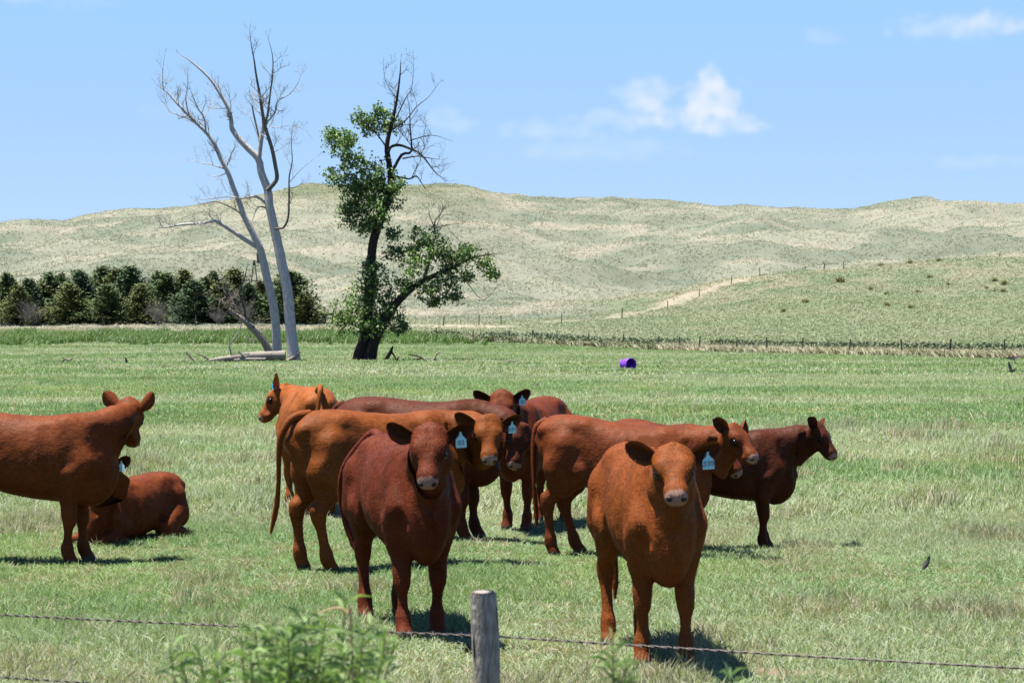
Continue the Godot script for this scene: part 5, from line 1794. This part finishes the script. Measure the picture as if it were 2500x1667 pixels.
# ------------------------------------------------------------------ grass
func tuft_mesh(blades: int, spread: float, lo: float, hi: float, width: float, straw: float, rn: RandomNumberGenerator) -> ArrayMesh:
	var g := Geo.new()
	for k in blades:
		var az := rn.randf() * TAU
		var rr := spread * sqrt(rn.randf())
		var root := Vector3(cos(az) * rr, -0.01, sin(az) * rr)
		var ln := rn.randf_range(lo, hi)
		var lean := Vector3(rn.randfn() * 0.38 + 0.14, 1.0, rn.randfn() * 0.38).normalized()
		var bend := Vector3(rn.randfn(), 0, rn.randfn()) * 0.28 * ln
		var w := lean.cross(Vector3(rn.randf_range(-1, 1), 0.0, rn.randf_range(-1, 1))).normalized() * width * rn.randf_range(0.7, 1.2) * 0.5
		var dry := rn.randf() < straw
		var c := lin(1, 1, 1) * rn.randf_range(0.62, 1.42)
		if dry:
			c = lin(2.5, 1.55, 2.7) * rn.randf_range(0.75, 1.15)
		c.a = 1.0
		var p1 := root + lean * ln * 0.55 + bend * 0.25
		var p2 := root + lean * ln * 0.98 + bend - Vector3(0, bend.length() * 0.35, 0)
		var nn := w.cross(lean).normalized()
		if nn.y < 0.0:
			nn = -nn
			w = -w
		nn = (nn + Vector3(0, 0.75, 0)).normalized()
		var b := g.v.size()
		g.add(root - w * 0.8, nn, c)
		g.add(root + w * 0.8, nn, c)
		g.add(p1 - w, nn, c)
		g.add(p1 + w, nn, c)
		g.add(p2, nn, c)
		g.tri(b, b + 2, b + 1)
		g.tri(b + 1, b + 2, b + 3)
		g.tri(b + 2, b + 4, b + 3)
	return g.mesh()


func multi(called: String, mesh: Mesh, m: Material, buf: PackedFloat32Array, count: int, label: String, category: String) -> void:
	var mm := MultiMesh.new()
	mm.transform_format = MultiMesh.TRANSFORM_3D
	mm.use_colors = true
	mm.mesh = mesh
	mm.instance_count = count
	mm.buffer = buf
	var o := MultiMeshInstance3D.new()
	o.name = numbered(called)
	o.multimesh = mm
	o.material_override = m
	add_child(o, true)
	tag(o, label, category, "", "stuff")


func put(buf: PackedFloat32Array, p: Vector3, yaw: float, sx: float, sy: float, tx: float, tz: float, c: Color) -> void:
	var cy := cos(yaw) * sx
	var sn := sin(yaw) * sx
	buf.append_array(PackedFloat32Array([cy, tx * sy, sn, p.x, 0.0, sy, 0.0, p.y, -sn, tz * sy, cy, p.z, c.r, c.g, c.b, 1.0]))


const BARE := [[-0.1, 17.0, 0.5, 0.12], [-5.0, 15.0, 0.7, 0.35], [-3.9, 12.9, 0.55, 0.25], [1.7, 12.9, 0.4, 0.15], [0.25, 16.1, 0.35, 0.12], [-1.55, 14.4, 0.3, 0.15]]


func grass_col(x: float, d: float, rn: RandomNumberGenerator) -> Color:
	var a := n_patch.get_noise_2d(x * 3.0, d * 1.6) * 0.5 + 0.5
	var b := n_streak.get_noise_2d(x * 1.2, d * 3.2) * 0.5 + 0.5
	var green := lin(0.114, 0.200, 0.076)
	var blue := lin(0.134, 0.212, 0.122)
	var yellow := lin(0.170, 0.230, 0.094)
	var pale := lin(0.228, 0.278, 0.190)
	var c := green.lerp(blue, b).lerp(yellow, smoothstep(0.45, 0.8, a) * 0.7)
	c = c.lerp(pale, smoothstep(0.44, 0.68, b) * 0.85)
	c = c.lerp(lin(0.078, 0.138, 0.054), smoothstep(0.36, 0.16, b) * 0.6)
	if rn.randf() < 0.09:
		c = lin(0.25, 0.235, 0.165)
	c *= rn.randf_range(0.8, 1.2)
	c.a = 1.0
	return c


func build_grass() -> void:
	var rn := RandomNumberGenerator.new()
	rn.seed = 67
	# near, middle and far pasture: [depth from, to, tufts per square metre, spread, blade low, high, width, blades]
	var bands := [[11.0, 24.0, 190.0, 0.075, 0.035, 0.095, 0.0054, 18], [24.0, 46.0, 75.0, 0.12, 0.05, 0.14, 0.009, 18], [46.0, 95.0, 22.0, 0.20, 0.06, 0.15, 0.016, 22], [95.0, 246.0, 4.2, 0.42, 0.07, 0.18, 0.036, 26]]
	for bi in bands.size():
		var b: Array = bands[bi]
		for kind in 3:
			var mesh := tuft_mesh(b[7], b[3], b[4], b[5] * [0.9, 1.0, 1.25][kind], b[6], [0.06, 0.14, 0.32][kind], rn)
			var buf := PackedFloat32Array()
			var count := 0
			var d: float = b[0]
			var step := 1.0 if bi < 2 else 3.0
			while d < b[1]:
				var half := d * 0.2235 * 1.10 + (1.2 if bi < 2 else 4.0)
				var n := int(half * 2.0 * step * b[2] / 3.0)
				for k in n:
					var x := rn.randf_range(-half, half)
					var dd := d + rn.randf() * step
					if dd > 150.0 and dd > fence_d(x) + 2.0:
						continue
					var dry := n_patch.get_noise_2d(x * 4.0 + 77.0, dd * 3.0)
					if kind == 2 and dry < -0.05 and rn.randf() < 0.7:
						continue
					var skip := false
					if bi == 0:
						for q in BARE:
							var e := Vector2((x - q[0]) / q[2], (dd - q[1]) / q[3]).length()
							if e < 1.0 and rn.randf() < 0.93:
								skip = true
								break
					if bi == 0 and not skip and rn.randf() < 0.8:
						for q in hoofs:
							if absf(x - q.x) < 0.09 and absf(dd - q.y) < 0.10:
								skip = true
								break
					if skip:
						continue
					var s := rn.randf_range(0.65, 1.3) * (1.0 + 0.9 * maxf(dry, -0.4))
					var gc := grass_col(x, dd, rn)
					if kind == 2 and bi < 2 and n_patch.get_noise_2d(x * 9.0 + 31.0, dd * 5.0) > 0.22:
						s *= 1.7
						gc = gc.lerp(lin(0.26, 0.235, 0.17), 0.7)
					put(buf, Vector3(x, ground_h(x, -dd), -dd), rn.randf() * TAU, rn.randf_range(0.85, 1.2), s, rn.randfn() * 0.15 + 0.05, rn.randfn() * 0.12, gc)
					count += 1
				d += step
			multi("grass", mesh, M.grass, buf, count, ["short green pasture grass around the heifers", "green pasture grass behind the heifers", "green grass of the middle meadow", "green grass of the far meadow below the trees"][bi] + ["", ", mixed with pale blades", ", in dry straw-coloured tufts"][kind], "grass")


func build_hill_grass() -> void:
	var rn := RandomNumberGenerator.new()
	rn.seed = 71
	# bunch grass over the sand hills
	for kind in 3:
		var mesh := tuft_mesh(24, [0.34, 0.28, 0.42][kind], 0.18, [0.40, 0.58, 0.30][kind], 0.05, [0.06, 0.14, 0.03][kind], rn)
		var buf := PackedFloat32Array()
		var count := 0
		var d := 238.0
		while d < 745.0:
			var half := d * 0.2235 * 1.08 + 6.0
			var dens := 2.8 if d < 390.0 else (1.6 if d < 560.0 else 1.2)
			var n := int(half * 2.0 * 4.0 * dens / 2.0)
			for k in n:
				var x := rn.randf_range(-half, half)
				var dd := d + rn.randf() * 4.0
				if dd < fence_d(x):
					continue
				if x < -14.0 and dd > 256.0 and dd < 280.0 and rn.randf() < 0.55:
					continue
				if Vector2((x + 7.0) / 8.0, (dd - 285.0) / 9.0).length() < 1.0 and rn.randf() < 0.9:
					continue
				if rn.randf() < track(x, dd) * 0.8:
					continue
				var c := hill_col(x, dd) * rn.randf_range(1.2, 1.7)
				var f := rn.randf()
				if f < 0.20:
					c = c.lerp(lin(0.33, 0.325, 0.25), 0.55)
				elif f < 0.34:
					c = c.lerp(lin(0.14, 0.165, 0.11), 0.35)
				c.a = 1.0
				var fine := lerpf(0.8, 1.0, smoothstep(330.0, 420.0, dd))
				put(buf, Vector3(x, ground_h(x, -dd) - 0.03, -dd), rn.randf() * TAU, rn.randf_range(0.55, 1.1) * fine, rn.randf_range(0.5, 1.1) * fine, 0.1, 0.0, c)
				count += 1
			d += 4.0
		multi("hill_grass", mesh, M.dry, buf, count, ["straw-coloured bunch grass over the sand hills", "taller dry bunch grass over the sand hills", "grey-green low tufts over the sand hills"][kind], "grass")


func build_weeds() -> void:
	var rn := RandomNumberGenerator.new()
	rn.seed = 73
	# dark weed belt below the cedars, then brush and tall pale grass along the pasture-edge fence
	var weed := tuft_mesh(26, 0.34, 0.5, 1.1, 0.085, 0.0, rn)
	var buf := PackedFloat32Array()
	var count := 0
	for k in 9000:
		var x := rn.randf_range(-78.0, -2.0)
		var d := 242.0 + rn.randfn() * 5.5 + n_patch.get_noise_2d(x * 2.0, 3.0) * 9.0
		if d > 256.0:
			continue
		if x > -16.0 and rn.randf() < smoothstep(-16.0, -2.0, x):
			continue
		var c := lin(0.072, 0.128, 0.044) * rn.randf_range(0.75, 1.3)
		c.a = 1.0
		put(buf, Vector3(x, ground_h(x, -d), -d), rn.randf() * TAU, rn.randf_range(0.7, 1.3), rn.randf_range(0.6, 1.15) * (1.0 + 0.5 * n_patch.get_noise_2d(x * 5.0, d)), 0.05, 0.0, c)
		count += 1
	multi("weed_belt", weed, M.grass, buf, count, "dark green weed belt in front of the cedars", "weeds")
	var tall := tuft_mesh(22, 0.30, 0.5, 1.15, 0.05, 0.4, rn)
	buf = PackedFloat32Array()
	count = 0
	for k in 9000:
		var x := rn.randf_range(-14.0, 52.0)
		var d := fence_d(x) + rn.randf_range(-0.5, 9.0)
		if x < 6.0 and rn.randf() < 0.6:
			continue
		var c := lin(0.28, 0.27, 0.215).lerp(lin(0.17, 0.19, 0.12), rn.randf()) * rn.randf_range(0.8, 1.2)
		c.a = 1.0
		put(buf, Vector3(x, ground_h(x, -d), -d), rn.randf() * TAU, rn.randf_range(0.7, 1.3), rn.randf_range(0.5, 1.0), 0.08, 0.0, c)
		count += 1
	multi("tall_grass", tall, M.dry, buf, count, "tall pale grass along the pasture-edge fence", "grass")
	var brush := Geo.new()
	for k in 60:
		var p := Vector3(rn.randfn() * 0.4, rn.randf_range(0.1, 0.95), rn.randfn() * 0.4)
		leaf_fan(brush, p, rn.randf_range(0.12, 0.22), lin(1, 1, 1) * rn.randf_range(0.75, 1.25), rn)
	buf = PackedFloat32Array()
	count = 0
	for k in 1900:
		var x := rn.randf_range(-9.0, 52.0)
		if n_patch.get_noise_2d(x * 1.2, 7.0) < -0.18:
			continue
		var d := fence_d(x) + rn.randf_range(8.0, 15.0)
		if x < 14.0:
			d = fence_d(x) + rn.randf_range(-1.0, 5.0)
			if rn.randf() < 0.75:
				continue
		var c := lin(0.120, 0.152, 0.092) * rn.randf_range(0.75, 1.3)
		c.a = 1.0
		put(buf, Vector3(x, ground_h(x, -d), -d), rn.randf() * TAU, rn.randf_range(0.8, 1.3), rn.randf_range(0.7, 1.15), 0.0, 0.0, c)
		count += 1
	multi("brush_belt", brush.mesh(), M.cedar, buf, count, "low dark brush along the pasture-edge fence", "brush")
	# roadside plants in front of the near fence
	var plants := [["leafy green weed clump in the foreground, left of the post", -0.475, 5.2, 1.31, 60, 0.22], ["small leafy green weed in front of the ginger heifer's legs", 0.24, 5.3, 1.22, 9, 0.05], ["low leafy weed at the bottom edge right of the post", 0.48, 5.25, 1.14, 6, 0.05], ["low leafy weed at the bottom edge, left of the green clump", -0.70, 5.1, 1.17, 12, 0.10]]
	for a in plants:
		var at := Vector3(a[1], ground_h(a[1], -a[2]), -a[2])
		var t := thing("roadside_weed", a[0], "weed", at, 0.0, "roadside weeds")
		var lf := Geo.new()
		for k in int(a[4]):
			var top := Vector3(rn.randfn() * a[5] * 0.55, (a[3] - at.y) * rn.randf_range(0.86, 1.0) - absf(rn.randfn()) * 0.05, rn.randfn() * a[5] * 0.6)
			if k == 0:
				top.y = a[3] - at.y
			var foot := Vector3(rn.randfn() * 0.05, -0.03, rn.randfn() * 0.05)
			var mid := foot.lerp(top, 0.55) + Vector3(rn.randfn(), 0, rn.randfn()) * 0.03
			var sp := smooth_path([foot, mid, top], [0.006, 0.0045, 0.0015], 8)
			var sg := Geo.new()
			sg.tube(sp[0], sp[1], 6, lin(0.17, 0.19, 0.07), true)
			part("stem", sg.mesh(), M.grass, t)
			var pts: Array = sp[0]
			for q in range(5, pts.size()):
				var d: Vector3 = (pts[q] - pts[q - 1]).normalized()
				for w in 10:
					var az := rn.randf() * TAU
					var o := Vector3(cos(az), rn.randf_range(0.25, 1.5), sin(az)).normalized()
					var ln := rn.randf_range(0.04, 0.09)
					var p: Vector3 = pts[q - 1].lerp(pts[q], rn.randf())
					var s := o.cross(Vector3(rn.randf_range(-1, 1), rn.randf_range(-0.3, 0.3), rn.randf_range(-1, 1))).normalized() * ln * 0.062
					var nn := s.cross(o).normalized()
					if nn.y < 0.0:
						nn = -nn
						s = -s
					var c := lin(0.140, 0.235, 0.075).lerp(lin(0.200, 0.285, 0.125), rn.randf()) * rn.randf_range(0.8, 1.25)
					var b := lf.v.size()
					lf.add(p, nn, c)
					lf.add(p + o * ln * 0.45 + s, nn, c)
					lf.add(p + o * ln * 0.45 - s, nn, c)
					lf.add(p + o * ln - Vector3(0, ln * 0.32, 0), nn, c)
					lf.tri(b, b + 2, b + 1)
					lf.tri(b + 1, b + 2, b + 3)
		var leaves := part("leaves", lf.mesh(), M.grass, t)
		leaves.set_meta("kind", "stuff")
	var st := thing("dry_stalk", "dry tan bent stalk standing in the green weed clump", "stalk", Vector3(-0.362, ground_h(-0.362, -5.1), -5.1))
	var g := Geo.new()
	var h: float = 1.315 - st.position.y
	var sp := smooth_path([Vector3(0.012, -0.02, 0), Vector3(0.012, h * 0.6, 0), Vector3(0.004, h - 0.05, 0), Vector3(-0.006, h - 0.015, 0), Vector3(-0.03, h, 0.01), Vector3(-0.07, h - 0.012, 0.02)], [0.004, 0.0036, 0.0033, 0.0033, 0.0026, 0.0012], 5)
	g.tube(sp[0], sp[1], 7, lin(0.42, 0.31, 0.17), true, true, 0.06, rn)
	part("stem", g.mesh(), M.dry, st)
